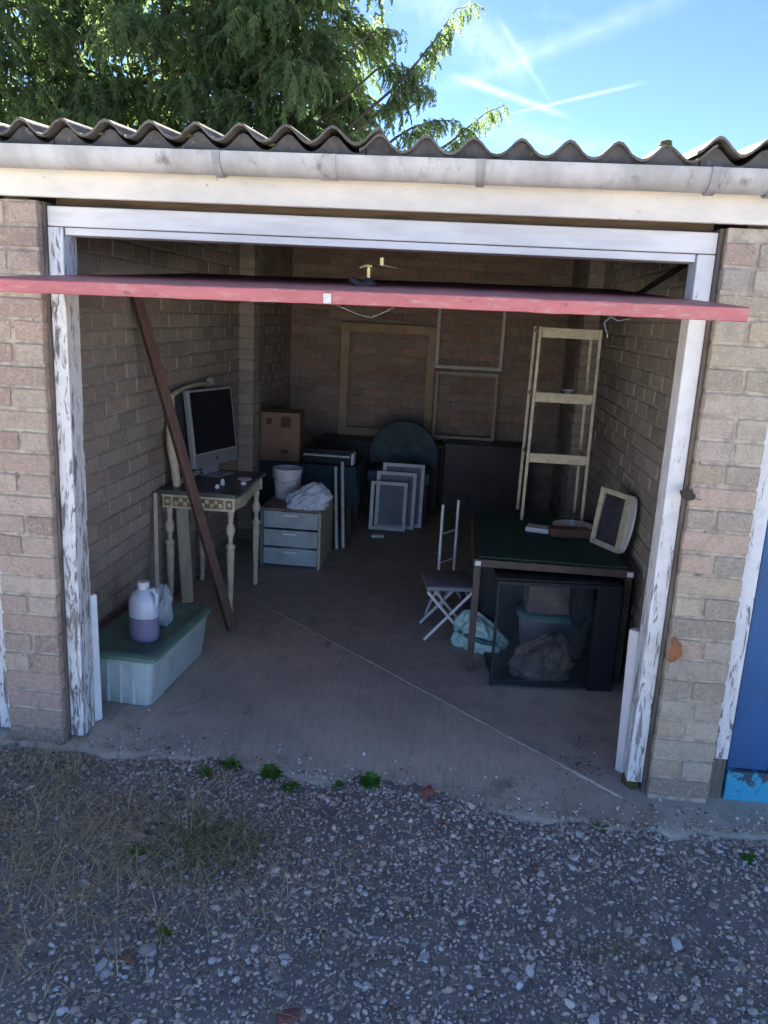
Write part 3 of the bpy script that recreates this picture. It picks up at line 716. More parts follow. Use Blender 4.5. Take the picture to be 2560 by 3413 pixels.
def storage_crate():
    t = thing('storage_box', 'clear plastic storage box with dark green lid on the floor by the left jamb', 'box', (-1.05, .64, .004), rad(-4))
    hx, hy, h = .185, .335, .215
    def ring(a, b, z, r=.03, n=4):
        pts = []
        for cx, cy, a0 in ((a-r, b-r, 0), (-(a-r), b-r, PI/2), (-(a-r), -(b-r), PI), (a-r, -(b-r), 1.5*PI)):
            for k in range(n+1): an = a0+PI/2*k/n; pts.append((cx+r*math.cos(an), cy+r*math.sin(an), z))
        return pts
    rs = [ring(hx-.03, hy-.03, 0), ring(hx-.006, hy-.006, h), ring(hx, hy, h), ring(hx, hy, h+.012), ring(hx-.012, hy-.012, h+.010), ring(hx-.036, hy-.036, .006)]
    n = len(rs[0]); m = MB(); m.add([p for r in rs for p in r], [(i*n+k, i*n+(k+1) % n, (i+1)*n+(k+1) % n, (i+1)*n+k) for i in range(len(rs)-1) for k in range(n)]+[tuple(range(n))])
    m.build('tub', 'clear', t, True, 35)
    for y in (-hy+.004,):
        for x in (-.09, -.03, .03, .09): MB().b2(x-.006, x+.006, y+.002, y+.016, .01, h-.02, .003).build('rib', 'clear', t)
    l = MB(); rs = [ring(hx+.008, hy+.008, h+.004), ring(hx+.008, hy+.008, h+.022), ring(hx-.004, hy-.004, h+.030), ring(hx-.03, hy-.03, h+.031), ring(hx-.042, hy-.042, h+.022)]
    l.add([p for r in rs for p in r], [(i*n+k, i*n+(k+1) % n, (i+1)*n+(k+1) % n, (i+1)*n+k) for i in range(len(rs)-1) for k in range(n)]+[tuple(range(n)), tuple((len(rs)-1)*n+k for k in range(n))])
    l.build('lid', 'green', t, True, 35)
    for i, (x, y, s, mm) in enumerate(((.06, -.17, .09, 'whitecloth'), (-.08, -.10, .085, 'white'), (-.02, .12, .10, 'grey'), (.05, .05, .07, 'brownbag'))):
        c = blob(s, s, s*.8, .3, i+2, 2).build('contents', mm, t, True, 80); c.location = (x, y, .012)
    return t
storage_crate()
def jug(loc, rz, name, lab, s=1.0, liquid=True):
    t = thing(name, lab, 'jug', loc, rz)
    w = .073*s
    if liquid:
        MB().lathe([(w*.9, 0), (w*1.0, .012), (w*1.01, .05*s), (w*1.0, .112*s)], 20, sy=.82).build('contents', 'liquid', t, True)
    z0 = .1125*s if liquid else 0
    MB().lathe([(w*1.0, z0), (w*1.0, .175*s), (w*.86, .205*s), (w*.52, .230*s), (w*.30, .243*s)], 20, sy=.82).build('bottle', 'jug', t, True)
    MB().lathe([(w*.36, .238*s), (w*.37, .243*s), (w*.37, .268*s), (w*.32, .272*s)], 16).build('cap', 'white', t, True)
    MB().tube([(w*.42, 0, .236*s), (w*.85, 0, .246*s), (w*1.12, 0, .225*s), (w*1.10, 0, .19*s), (w*.95, 0, .165*s)], .010*s, 8).build('grip', 'jug', t, True)
    return t
jug((-1.015, .52, .238), rad(-25), 'plastic_jug', 'milky plastic jug half full of violet-grey liquid on the green lid')
bg_ = blob(.050, .042, .115, .34, 3, 4, freq=2.4, freq2=8).build('polythene_bag', 'clearbag', None, True, 60); bg_.location = (-1.00, .69, .238)
tag(bg_, 'crumpled clear polythene bag standing behind the milky jug', 'bag')
# timber pole leaning from the floor to the left wall
solo(MB().bar((-.812, 1.235, .012), (-1.262, 1.085, 1.80), .042, .048, .004, .5), 'timber_pole', 'brownwood', 'long dark brown timber pole leaning on the left wall', 'pole')
solo(MB().bar((-1.175, 1.10, .004), (-1.272, 1.34, .72), .020, .028, .002), 'timber_batten', 'palewood', 'thin pale batten leaning between the left wall and the console table', 'batten')

def console():
    t = thing('console_table', 'cream and gilt console table with dark marble top against the left wall', 'table', (-1.06, 1.74, .003))
    hw, hd = .205, .315; Z = .725
    # serpentine marble top
    n = 12; out = []
    for k in range(n+1): out.append((hw+.015+.010*math.sin(PI*2*k/n), -hd-.025+(2*hd+.05)*k/n))
    out += [(-hw-.015, hd+.025), (-hw-.015, -hd-.025)]
    vs = [(x, y, Z-.022) for x, y in out]+[(x, y, Z) for x, y in out]; q = len(out)
    MB().add(vs, [tuple(range(q)), tuple(range(q, 2*q))]+[(i, (i+1) % q, q+(i+1) % q, q+i) for i in range(q)]).build('marble_top', 'marble', t)
    ap = MB(); ap.b2(-hw, hw, -hd, -hd+.022, Z-.105, Z-.0235, .003); ap.b2(-hw, -hw+.02, -hd+.0225, hd-.0225, Z-.10, Z-.0235); ap.b2(-hw, hw, hd-.022, hd, Z-.10, Z-.0235)
    ap.build('apron', 'cream', t)
    sd = MB(); vs = []
    for k in range(n+1):
        y = -hd+.0225+(2*hd-.045)*k/n; x = hw-.006+.012*math.sin(PI*2*k/n); vs += [(x, y, Z-.098-.012*math.sin(PI*k/n)), (x, y, Z-.0235), (x-.018, y, Z-.0235), (x-.018, y, Z-.098)]
    sd.add(vs, [(4*k+j, 4*k+(j+1) % 4, 4*k+4+(j+1) % 4, 4*k+4+j) for k in range(n) for j in range(4)]+[(0, 1, 2, 3), (4*n, 4*n+3, 4*n+2, 4*n+1)]); sd.build('side_apron', 'cream', t)
    # carved panel on the end: recess with raised scrolls and two corner rosettes
    pn = MB().b2(-hw+.062, hw-.062, -hd-.0035, -hd-.0005, Z-.090, Z-.040).build('carved_panel', 'gilt', t)
    cv = MB()
    for i in range(11):
        x = -hw+.080+i*(2*hw-.16)/10; z = Z-.065+(.010 if i % 2 else -.009)
        cv.lathe([(.013, 0), (.010, .004), (.002, .006)], 8, (0, 0, 0)); k = len(cv.v)-24
        for j in range(k, len(cv.v)): a, b_, c = cv.v[j]; cv.v[j] = (x+a, -hd-.0035-c, z+b_)
    cv.build('carving', 'cream', pn, True)
    for x in (-hw+.030, hw-.030):
        MB().b2(x-.018, x+.018, -hd-.0035, -hd-.0005, Z-.090, Z-.040).build('corner_panel', 'gilt', t)
        r = MB().lathe([(.012, 0), (.009, .005), (.003, .007)], 10).build('rosette', 'cream', t, True); r.location = (x, -hd-.0036, Z-.065); r.rotation_euler = (PI/2, 0, 0)
    MB().b2(-hw-.004, hw+.004, -hd-.006, -hd+.0, Z-.036, Z-.0235).build('moulding', 'cream', t)
    prof = [(.019, Z-.105), (.019, Z-.14), (.012, Z-.147), (.017, Z-.158), (.012, Z-.172), (.019, Z-.185), (.026, Z-.205), (.025, Z-.235), (.014, Z-.252), (.013, Z-.285), (.016, Z-.297), (.027, Z-.305), (.027, Z-.318), (.020, Z-.325), (.023, Z-.345), (.020, .26), (.014, .075), (.012, .055), (.018, .045), (.014, .012), (.010, .0)]
    for x in (-hw+.03, hw-.03):
        for y in (-hd+.03, hd-.03): 
            l = MB().lathe(prof[::-1], 14).build('leg', 'cream', t, True, 60); l.location = (x, y, 0)
    return t
console()
# boards stored under the console
solo(MB().bar((-1.185, 1.60, .004), (-1.225, 1.62, .60), .085, .014, .002), 'pale_board', 'palewood', 'pale board leaning under the console behind its near left leg', 'board')

def monitor():
    t = thing('desktop_computer', 'silver all-in-one computer with dark screen standing on the marble console', 'computer', (-1.045, 1.90, .7285))
    # local frame: width along wdir, normal n facing the room
    a = Vector((-1.165, 1.70, 0)); b_ = Vector((-1.03, 2.12, 0)); w = (b_-a); wd = w.normalized(); W = w.length
    n = Vector((wd.y, -wd.x, 0)); tl = rad(7); upv = (Vector((0, 0, 1))*math.cos(tl)-n*math.sin(tl)); nn = n*math.cos(tl)+Vector((0, 0, 1))*math.sin(tl)
    o = (a+Vector((0, 0, .795)))-t.location
    R = Matrix((wd, upv, nn)).transposed()
    def bx(u0, u1, v0, v1, d0, d1, bev=.0): 
        return MB().box(o+R @ Vector(((u0+u1)/2, (v0+v1)/2, (d0+d1)/2)), (u1-u0, v1-v0, d1-d0), R, bev)
    H = .455
    bx(0, W, 0, H, -.035, 0, .004).build('case', 'alu', t)
    bx(.016, W-.016, .085, H-.012, .0005, .003, .0008).build('screen', 'screen', t)
    ch = bx(.004, W-.004, .004, .078, .0005, .002, .0005).build('chin', 'aluchin', t)
    # small dark fruit-shaped mark with a bite and a leaf
    pts = []
    for k in range(28):
        an = 2*PI*k/28; r = .0115*(1+.10*math.cos(2*an)-.16*math.exp(-((an-PI/2)/.35)**2)-.10*math.exp(-((an-1.5*PI)/.3)**2))
        p = Vector((r*math.cos(an), r*1.05*math.sin(an)))
        q = p-Vector((.0135, .001));
        if q.length < .006: p = Vector((.0135, .001))+q.normalized()*.006 if q.length > 1e-6 else p
        pts.append(p)
    lm = MB(); c0 = Vector((W/2, .040, .0026))
    lm.add([o+R @ (c0+Vector((p.x, p.y, 0))) for p in pts], [tuple(range(28))])
    lf = [Vector((0, .0125)), Vector((.004, .0135)), Vector((.006, .0185)), Vector((.002, .017))]
    lm.add([o+R @ (c0+Vector((p.x, p.y, 0))) for p in lf], [(0, 1, 2, 3)]); lm.build('logo', 'mark', ch)
    bx(W/2-.075, W/2+.075, -.052, .20, -.060, -.0505).build('stand', 'alu', t)
    ft = Matrix((wd, n, Vector((0, 0, 1)))).transposed(); fc = o+R @ Vector((W/2, -.06, -.03))
    MB().box((fc.x, fc.y, .005), (.17, .17, .008), ft, .002).build('foot', 'alu', t)
    return t
monitor()
def mirror():
    t = thing('picture_surround', 'ornate cream picture frame leaning on the wall behind the computer', 'frame', (-1.215, 1.82, .7285))
    x = -.045; m = MB()
    # plane leaning on the wall, seen edge-on: carved side, shaped head
    def P(y, z): return Vector((.0-.045*z/.55+.0, y, z))
    side = [(-.30, 0, .045), (-.305, .12, .05), (-.325, .22, .055), (-.315, .32, .05), (-.28, .42, .04), (-.26, .50, .035)]
    m.tube([P(y, z) for y, z, r in side], [r*.5 for y, z, r in side], 10); m.build('side_moulding', 'cream', t, True)
    m2 = MB(); m2.tube([P(.42, 0), P(.42, .2), P(.43, .38), P(.44, .50)], [.022, .025, .022, .02], 10); m2.build('side_moulding', 'cream', t, True)
    m3 = MB(); m3.tube([P(-.27, .50), P(-.1, .525), P(.12, .53), P(.30, .525), P(.44, .50)], [.016, .013, .013, .016, .024], 10); m3.build('head_moulding', 'cream', t, True)
    c = blob(.03, .045, .035, .35, 4, 2).build('corner_ornament', 'cream', t, True, 80); c.location = P(.45, .50)
    m4 = MB(); m4.tube([P(-.28, .015), P(.42, .015)], .016, 8); m4.build('bottom_moulding', 'cream', t, True)
    vs = [P(-.28, .02), P(.41, .02), P(.42, .49), P(-.26, .49)]; MB().add([v+Vector((-.004, 0, 0)) for v in vs]+[v+Vector((-.010, 0, 0)) for v in vs], [(0, 1, 2, 3), (7, 6, 5, 4), (0, 4, 5, 1), (1, 5, 6, 2), (2, 6, 7, 3), (3, 7, 4, 0)]).build('backing', 'greydark', t)
mirror()
# small things on the marble
solo(MB().lathe([(.022, 0), (.040, .006), (.042, .012), (.036, .010), (.015, .006)], 18), 'saucer', 'white', 'small white saucer on the marble console top', 'saucer', (-.90, 1.80, .7285), smooth=True)
solo(MB().lathe([(.012, 0), (.014, .010), (.010, .022), (.004, .026)], 12), 'stopper', 'white', 'tiny white knob on the marble console, nearest the front edge', 'knob', (-.985, 1.53, .7285), smooth=True)
solo(MB().lathe([(.013, 0), (.014, .022), (.008, .030), (.008, .036)], 12), 'small_bottle', 'white', 'tiny white bottle beside the foot of the computer', 'bottle', (-.985, 1.63, .7285), smooth=True)
solo(MB().lathe([(.015, 0), (.017, .012), (.012, .018)], 12), 'bottle_cap', 'white', 'white bottle cap near the right edge of the marble console', 'cap', (-.875, 1.68, .7285), smooth=True)

# ------------------------------------------------------------------ back of the garage
def cloth_table():
    t = thing('covered_table', 'low table under a dark teal cloth in the back left corner', 'table', (-.84, 3.62, .002))
    for x in (-.36, .36):
        for y in (-.22, .22): MB().b2(x-.02, x+.02, y-.02, y+.02, 0, .53).build('leg', 'tabledark', t)
    MB().b2(-.40, .40, -.26, .26, .5305, .555, .003).build('top', 'tabledark', t)
    n = 40; vs = []
    per = [(-.41+.82*k/12, -.27) for k in range(12)]+[(.41, -.27+.54*k/8) for k in range(8)]+[(.41-.82*k/12, .27) for k in range(12)]+[(-.41, .27-.54*k/8) for k in range(8)]
    n = len(per)
    for j, z in enumerate((.558, .50, .40, .26)):
        for i, (x, y) in enumerate(per):
            k = 1+.035*j*math.sin(i*1.9+j*.4)*(.6)+.012*j; vs.append((x*k, y*k, z-.02*math.sin(i*.7)*(j == 3)))
    MB().add(vs, [tuple(range(n))]+[(j*n+i, j*n+(i+1) % n, (j+1)*n+(i+1) % n, (j+1)*n+i) for j in range(3) for i in range(n)]).build('cloth', 'teal', t, True, 50)
cloth_table()
def carton():
    t = thing('cardboard_box', 'brown cardboard box with dark printed marks in the back left corner', 'box', (-1.055, 3.52, .5615), rad(3))
    MB().b2(-.155, .155, -.13, .13, 0, .385, .003).build('carton', 'card', t)
    for (x, z, w, h) in ((-.09, .29, .045, .05), (.045, .27, .075, .085), (.04, .06, .06, .035)):
        MB().b2(x-w/2, x+w/2, -.1325, -.1305, z, z+h, .001).build('printed_mark', 'cardprint', t)
    MB().b2(-.155, .155, -.02, .02, .3855, .387).build('tape', 'palewood', t)
carton()
def keyboard():
    t = thing('keyboard', 'small dark keyboard with a row of keys and a white end on the teal cloth', 'keyboard', (-.67, 3.47, .5615), rad(-2))
    MB().b2(-.20, .19, -.05, .06, 0, .055, .004).build('body', 'blackpl', t)
    MB().b2(.1905, .212, -.055, .062, 0, .095, .004).build('end_block', 'white', t)
    MB().b2(-.20, .19, .02, .062, .0555, .10, .004).build('panel', 'blackpl', t)
    for i in range(13): MB().b2(-.193+i*.029, -.193+i*.029+.026, -.052, .018, .0555, .070, .002).build('white_key', 'white', t)
    for i in range(12):
        if i % 7 not in (2, 6): MB().b2(-.174+i*.029, -.174+i*.029+.014, -.020, .018, .0705, .085, .002).build('black_key', 'blackpl', t)
keyboard()
def drawers():
    t = thing('drawer_unit', 'low unit of clear plastic drawers on the floor behind the console', 'drawers', (-.745, 2.66, .003))
    for x in (-.20, .20):
        MB().b2(x-.010, x+.010, -.25, .25, 0, .40, .003).build('side_panel', 'palewood' if x > 0 else 'grey', t)
    MB().b2(-.21, .21, -.255, .255, .4005, .418, .004).build('top_panel', 'brownbag', t)
    for i, z in enumerate((.02, .15, .28)):
        d = MB(); h = .115
        d.b2(-.186, .186, -.245, -.238, z, z+h, .002); d.b2(-.186, -.180, -.2375, .23, z, z+h); d.b2(.180, .186, -.2375, .23, z, z+h); d.b2(-.1795, .1795, -.2375, .23, z, z+.006)
        p = d.build('drawer', 'clear', t); MB().b2(-.05, .05, -.262, -.2455, z+h-.03, z+h-.012, .003).build('handle', 'white', p)
        c = blob(.12, .14, .07, .35, i+11, 2).build('contents', ('whitecloth', 'grey', 'greydark')[i], t, True, 80); c.location = (.01, -.05, z+.012)
drawers()
bk = MB().lathe([(.085, 0), (.088, .004), (.102, .20), (.108, .205), (.108, .214), (.102, .215), (.098, .208), (.082, .012)], 24)
t_ = thing('white_bucket', 'white plastic bucket standing on the clear drawers below the cardboard box', 'bucket', (-.845, 2.76, .4215)); bk.build('pail', 'white', t_, True)
MB().tube([(-.108, 0, .20), (-.10, -.05, .15), (0, -.115, .12), (.10, -.05, .15), (.108, 0, .20)], .003, 6).build('handle', 'steel', t_, True)
o = sack(.155, .11, .165, 6, 5, (.45, .2)).build('polythene_bag', 'whitecloth', None, True, 60); o.location = (-.655, 2.50, .4215); tag(o, 'crumpled bluish white bag lying on top of the clear drawers', 'bag')
o = blob(.045, .04, .13, .4, 16, 2).build('paper_cone', 'white', None, True, 60); o.location = (-1.20, 3.47, .5615); tag(o, 'white pointed paper wrap beside the cardboard box', 'paper')
for i, (xb, yb, xt, yt, h, lab) in enumerate(((-.50, 2.93, -.585, 3.30, .56, 'white batten leaning on the teal cloth, left one of a pair'), (-.455, 2.96, -.535, 3.31, .60, 'white batten leaning on the teal cloth, right one of a pair'))):
    solo(MB().bar((xb, yb, .012), (xt, yt, h), .022, .030, .003), 'white_batten', 'chrome_w', lab, 'batten', group='pair of white battens')
def picture_frame(name, lab, o, w, h, t, d, mat, lean=0., inner=None, loc=None, backing=None):
    th = thing(name, lab, 'frame', o)
    uy = Vector((0, math.sin(lean), math.cos(lean)))
    MB().frame((0, 0, 0), (1, 0, 0), uy, w, h, t, d).build('moulding', mat, th)
    if inner: MB().frame((t*.8, .002, t*.8), (1, 0, 0), uy, w-1.6*t, h-1.6*t, t*.35, d*.9).build('slip', inner, th)
    if backing:
        r = Matrix.Rotation(-lean, 3, 'X'); MB().box(Vector((w/2, 0, 0))+uy*h/2+Vector((0, .004, 0)), (w-1.5*t, .004, h-1.5*t), r).build('backing', backing, th)
    return th
picture_frame('picture_surround', 'large empty oak picture frame standing against the back brick wall', (-.80, YB-.055, .60), .885, 1.045, .075, .030, 'frameoak')
picture_frame('picture_surround', 'thin white empty frame hung high on the back brick wall', (.085, YB-.034, 1.275), .62, .66, .030, .022, 'chrome_w', 0, 'frameoak')
# shelf ledge carrying the oak frame: a long low chest behind the chair
def chest():
    t = thing('low_chest', 'low dark chest along the back wall under the large oak frame', 'chest', (-.36, 4.66, .003))
    MB().b2(-.55, .55, -.17, .18, 0, .575, .006).build('carcass', 'tabledark', t)
    MB().b2(-.57, .57, -.19, .19, .5755, .594, .004).build('lid', 'tabledark', t)
chest()
picture_frame('picture_surround', 'slim dull frame leaning on the back wall below the thin white one', (.10, YB-.13, .63), .58, .62, .026, .02, 'palewood', rad(6))
solo(MB().b2(-.36, .36, -.2, .2, 0, .625, .004), 'linen_chest', 'tabledark', 'dark wooden chest in the back right corner under the slim dull frame', 'chest', (.60, 4.64, .003))
def chair():
    t = thing('upholstered_chair', 'round-backed upholstered dark chair near the back wall', 'chair', (-.13, 4.12, .002))
    n = 18; vs = []
    prof = []
    for k in range(n+1):
        a = PI*k/n; prof.append((.30*math.cos(a), .52+.0+.30*math.sin(a)))
    prof = [(.27, .36)]+prof+[(-.27, .36)]
    m_ = len(prof)
    for y in (.14, .22):
        for x, z in prof: vs.append((x, y+(z-.4)*.12, z))
    vs.append((0, .12+.03, .60)); vs.append((0, .25, .60))
    fs = [(i, i+1, m_+i+1, m_+i) for i in range(m_-1)]+[(m_-1, 0, m_, 2*m_-1)]+[(i, 2*m_, i+1) for i in range(m_-1)]+[(m_-1, 2*m_, 0)]+[(m_+i, m_+i+1, 2*m_+1) for i in range(m_-1)]+[(2*m_-1, m_, 2*m_+1)]
    MB().add(vs, fs).build('backrest', 'tealchair', t, True, 50)
    MB().b2(-.27, .27, -.28, .16, .34, .45, .03).build('seat', 'tealchair', t, True)
    for x in (-.23, .23):
        for y in (-.24, .16): MB().tube([(x, y, .345), (x*1.04, y*1.05, 0)], [.022, .014], 10).build('leg', 'tabledark', t, True)
chair()
for i, (x, y, z, w, h, mt, lab) in enumerate(((-.335, 3.60, .004, .30, .40, 'chrome_w', 'front one of the small white frames leaning on the dark chair'),
                                            (-.30, 3.68, .004, .33, .47, 'chrome_w', 'middle one of the small white frames leaning on the dark chair'),
                                            (-.26, 3.75, .004, .35, .53, 'chrome_w', 'rear one of the small white frames leaning on the dark chair'))):
    picture_frame('picture_surround', lab, (x, y, z), w, h, .028, .018, mt, rad(9), None, None, 'grey' if i else None)['group'] = 'small white frames by the dark chair'
solo(MB().b2(-.05, .05, -.03, .03, 0, .022, .004), 'white_block', 'white', 'small white block on the floor in front of the white frames', 'block', (-.24, 3.38, .002), rad(10))
# ------------------------------------------------------------------ right side: green table, rack, cabinet
def card_table():
    t = thing('green_table', 'dark wooden table with green baize top along the right wall', 'table', (.845, 1.47, .002))
    Z = .60
    MB().b2(-.385, .385, -.50, .50, Z-.045, Z-.006, .004).build('frame', 'tabledark', t)
    MB().b2(-.355, .355, -.47, .47, Z-.0055, Z+.002, .002).build('baize_top', 'baize', t)
    for x in (-.362, .362):
        for y in (-.468, .468): 
            l = MB().b2(x-.017, x+.017, y-.017, y+.017, 0, Z-.0455, .002).build('leg', 'tabledark', t)
    for x in (-.362, .362):
        MB().b2(x-.014, x+.014, -.5065, -.5005, Z-.037, Z-.013, .002).build('corner_cap', 'white', t)
card_table()
def rack():
    t = thing('shelf_rack', 'tall cream metal shelf rack standing on the green table', 'rack', (.915, 1.955, .6045), rad(1.5))
    W, D, H = .345, .27, 1.10; r = .0095
    xs = (-W/2, W/2)
    for x in xs:
        for y in (-D/2, D/2): MB().bar((x, y, 0), (x*.95, y, H), .017, .017, .003).build('post', 'cream', t)
    for z in (.355, .70, H-.045):
        k = 1-.05*z/H; MB().b2(-W/2*k+.010, W/2*k-.010, -D/2+.010, D/2-.010, z, z+.006).build('shelf', 'cream', t)
        MB().b2(-W/2*k+.010, W/2*k-.010, -D/2-.0085, -D/2+.0, z-.012, z+.042, .002).build('shelf_lip', 'cream', t)
        for x in xs: MB().bar((x*k, -D/2+.010, z+.02), (x*k, D/2-.010, z+.02), .008, .014).build('side_rail', 'cream', t)
rack()
solo(MB().lathe([(.030, 0), (.034, .004), (.030, .032), (.012, .045), (.008, .052)], 14), 'small_pot', 'steel', 'small pot on the middle shelf of the cream rack', 'pot', (.84, 1.93, .6045+.707), smooth=True)
solo(MB().lathe([(.018, 0), (.020, .035), (.036, .045), (.036, .05)], 14), 'small_cup', 'white', 'small pale cup on the middle shelf of the cream rack', 'cup', (.955, 1.95, .6045+.707), smooth=True)
solo(MB().lathe([(.05, 0), (.09, .012), (.115, .028), (.112, .031), (.085, .016), (.045, .006)], 24), 'white_plate', 'white', 'white dish on the green table in front of the rack', 'dish', (1.02, 1.66, .6045), smooth=True)
solo(MB().lathe([(.02, 0), (.024, .02), (.012, .035), (.006, .05)], 12), 'white_ornament', 'white', 'small white ornament standing in the white dish', 'ornament', (1.015, 1.66, .613), smooth=True)
solo(MB().b2(-.075, .075, -.045, .045, 0, .028, .006), 'pale_carton', 'white', 'flat pale carton on the green table left of the white dish', 'carton', (.83, 1.57, .6045), rad(-14))
solo(MB().b2(-.11, .11, -.045, .045, 0, .05, .01), 'brown_case', 'brownwood', 'small dark brown case on the green table below the rack', 'case', (.98, 1.50, .6045), rad(5))
def box_frame():
    t = thing('picture_surround', 'deep cream picture frame on the green table leaning on the right wall', 'frame', (1.165, 1.30, .6045), rad(0))
    ux = Vector((-.10, -.16, -.10)).normalized(); ux = Vector((.13, -.24, -.0)).normalized(); uy = Vector((.04, .05, .30)).normalized()
    R = Matrix.Rotation(rad(20), 3, Vector((1, .2, 0)))
    MB().frame((-.07, .12, .0), ux, uy, .22, .30, .026, .022).build('moulding', 'cream', t)
    n = ux.cross(uy); c = Vector((-.07, .12, 0))+ux*.11+uy*.15+n*.006
    Rm = Matrix((ux, (uy-ux*uy.dot(ux)).normalized(), n)).transposed(); MB().box(c, (.17, .25, .004), Rm).build('backing', 'greydark', t)
box_frame()
tr = MB(); 
vs = []; 
for e in (0, .012):
    for k in range(28):
        a = 2*PI*k/28; vs.append((e+.0, .105*math.cos(a), .15+.15*math.sin(a)))
tr.add(vs, [tuple(range(28)), tuple(range(28, 56))]+[(i, (i+1) % 28, 28+(i+1) % 28, 28+i) for i in range(28)])
o = solo(tr, 'oval_tray', 'white', 'oval white tray leaning on the right wall behind the cream frame', 'tray', (1.20, 1.25, .6045)); o.rotation_euler = (0, rad(8), 0)
def cabinet():
    t = thing('black_cabinet', 'glass-fronted black cabinet under the green table', 'cabinet', (.862, 1.10, .002), rad(5))
    x0, x1, y0, y1, Z = -.305, .285, -.235, .30, .535
    MB().b2(x1-.012, x1, y0, y1, 0, Z).build('side_panel', 'cabinet', t)
    MB().b2(x1-.115, x1-.0125, y0, y0+.02, 0, Z).build('front_stile', 'cabinet', t)
    MB().b2(x0, x0+.014, y0, y0+.014, 0, Z, .002).build('post', 'cabinet', t)
    MB().b2(x0, x0+.014, y1-.014, y1, 0, Z, .002).build('post', 'cabinet', t)
    MB().b2(x0+.0145, x1-.1155, y0, y0+.014, .012, .030).build('bottom_rail', 'cabinet', t)
    MB().b2(x0+.0145, x1-.1155, y0, y0+.014, Z-.018, Z).build('top_rail', 'cabinet', t)
    MB().b2(x0+.0145, x1-.0125, y0+.0205, y1, .006, .014).build('base_panel', 'cabinet', t)
    MB().b2(x0+.0145, x1-.0125, y1-.008, y1-.001, .0145, Z).build('back_panel', 'cabinet', t)
    MB().b2(x0, x1-.0125, y0+.0205, y1-.0145, Z+.0005, Z+.008).build('top_panel', 'cabinet', t)
    MB().b2(x0+.015, x1-.116, y0+.004, y0+.008, .031, Z-.019).build('glass_pane', 'glass', t)
cabinet()
o = sack(.165, .105, .205, 9, 11, (.28, 0)).build('paper_sack', 'brownbag', None, True, 70); o.location = (.835, .985, .017); o.rotation_euler = (0, 0, .15); tag(o, 'crumpled brown sack inside the black cabinet', 'sack')
def tub2():
    t = thing('plastic_tub', 'grey plastic tub with teal rim behind the brown sack', 'tub', (.915, 1.26, .017), rad(4))
    MB().lathe([(.155, 0), (.165, .01), (.188, .205), (.198, .21), (.198, .226), (.186, .226), (.182, .21), (.15, .014)], 4*7, sy=.55).build('body', 'grey', t, True, 50)
    MB().lathe([(.196, .2265), (.203, .2275), (.203, .246), (.19, .252)], 28, sy=.56).build('lid', 'mintdark', t, True, 50)
tub2()
solo(MB().b2(-.17, .15, -.09, .09, 0, .17, .008), 'grey_carton', 'brownbag', 'dull brown carton on the tub lid inside the black cabinet', 'carton', (.925, 1.265, .2715), rad(4))
o = blob(.055, .03, .15, .4, 12, 3).build('black_cloth', 'greydark', None, True, 60); o.location = (1.00, 1.02, .30); o.rotation_euler = (PI, 0, 0); o.location.z = .535; tag(o, 'black cloth hanging inside the top of the black cabinet', 'cloth')
def mint_bag():
    t = thing('shopping_bag', 'mint green and white plastic bag on the floor left of the black cabinet', 'bag', (.545, 1.31, .003), rad(-12))
    sack(.150, .11, .185, 21, 7, (-.45, .1)).build('bag', 'mint', t, True, 70)
    m = MB(); pts = [(-.02+.035*math.sin(k*.6), -.108+.002*k, .075-.003*k) for k in range(2)]
    m.tube([(-.115, -.070, .095), (-.05, -.103, .088), (.03, -.108, .074), (.10, -.085, .062)], [.008, .014, .015, .009], 8); m.build('printed_band', 'mintdark', t, True)
mint_bag()
o = blob(.12, .12, .30, .25, 31, 3).build('dark_holdall', 'greydark', None, True, 60); o.location = (.565, 1.56, .002); tag(o, 'dark upright holdall under the green table behind the mint bag', 'bag')
def stool():
    t = thing('folding_stool', 'folding stool with white crossed legs and a grey seat by the green table', 'stool', (.345, 1.46, .002), rad(8))
    for y in (-.13, .12):
        MB().tube([(-.125, y, .29), (.125, y, .006)], .0085, 8).build('leg', 'chrome_w', t, True)
        MB().tube([(.125, y+.018, .29), (-.125, y+.018, .006)], .0085, 8).build('leg', 'chrome_w', t, True)
    for x, z in ((-.10, .262), (.10, .262)): MB().tube([(x, -.12, z), (x, .13, z)], .007, 8).build('crossbar', 'chrome_w', t, True)
    MB().b2(-.135, .135, -.15, .16, .2985, .325, .01).build('seat', 'grey', t, True)
stool()
def airer():
    t = thing('clothes_airer', 'slim white clothes airer with two uprights behind the folding stool', 'airer', (.33, 1.86, .002), rad(0))
    for x, y in ((-.045, -.05), (.045, .10)):
        MB().tube([(x-.06, y-.10, .008), (x-.035, y-.05, .07), (x, y, .14), (x, y, .66)], .0085, 8).build('upright', 'chrome_w', t, True)
        MB().tube([(x+.09, y+.03, .008), (x+.04, y+.01, .06), (x+.003, y, .13)], .0075, 8).build('foot', 'chrome_w', t, True)
    for z in (.30, .48): MB().tube([(-.045, -.05, z), (.045, .10, z)], .005, 6).build('rung', 'chrome_w', t, True)
airer()

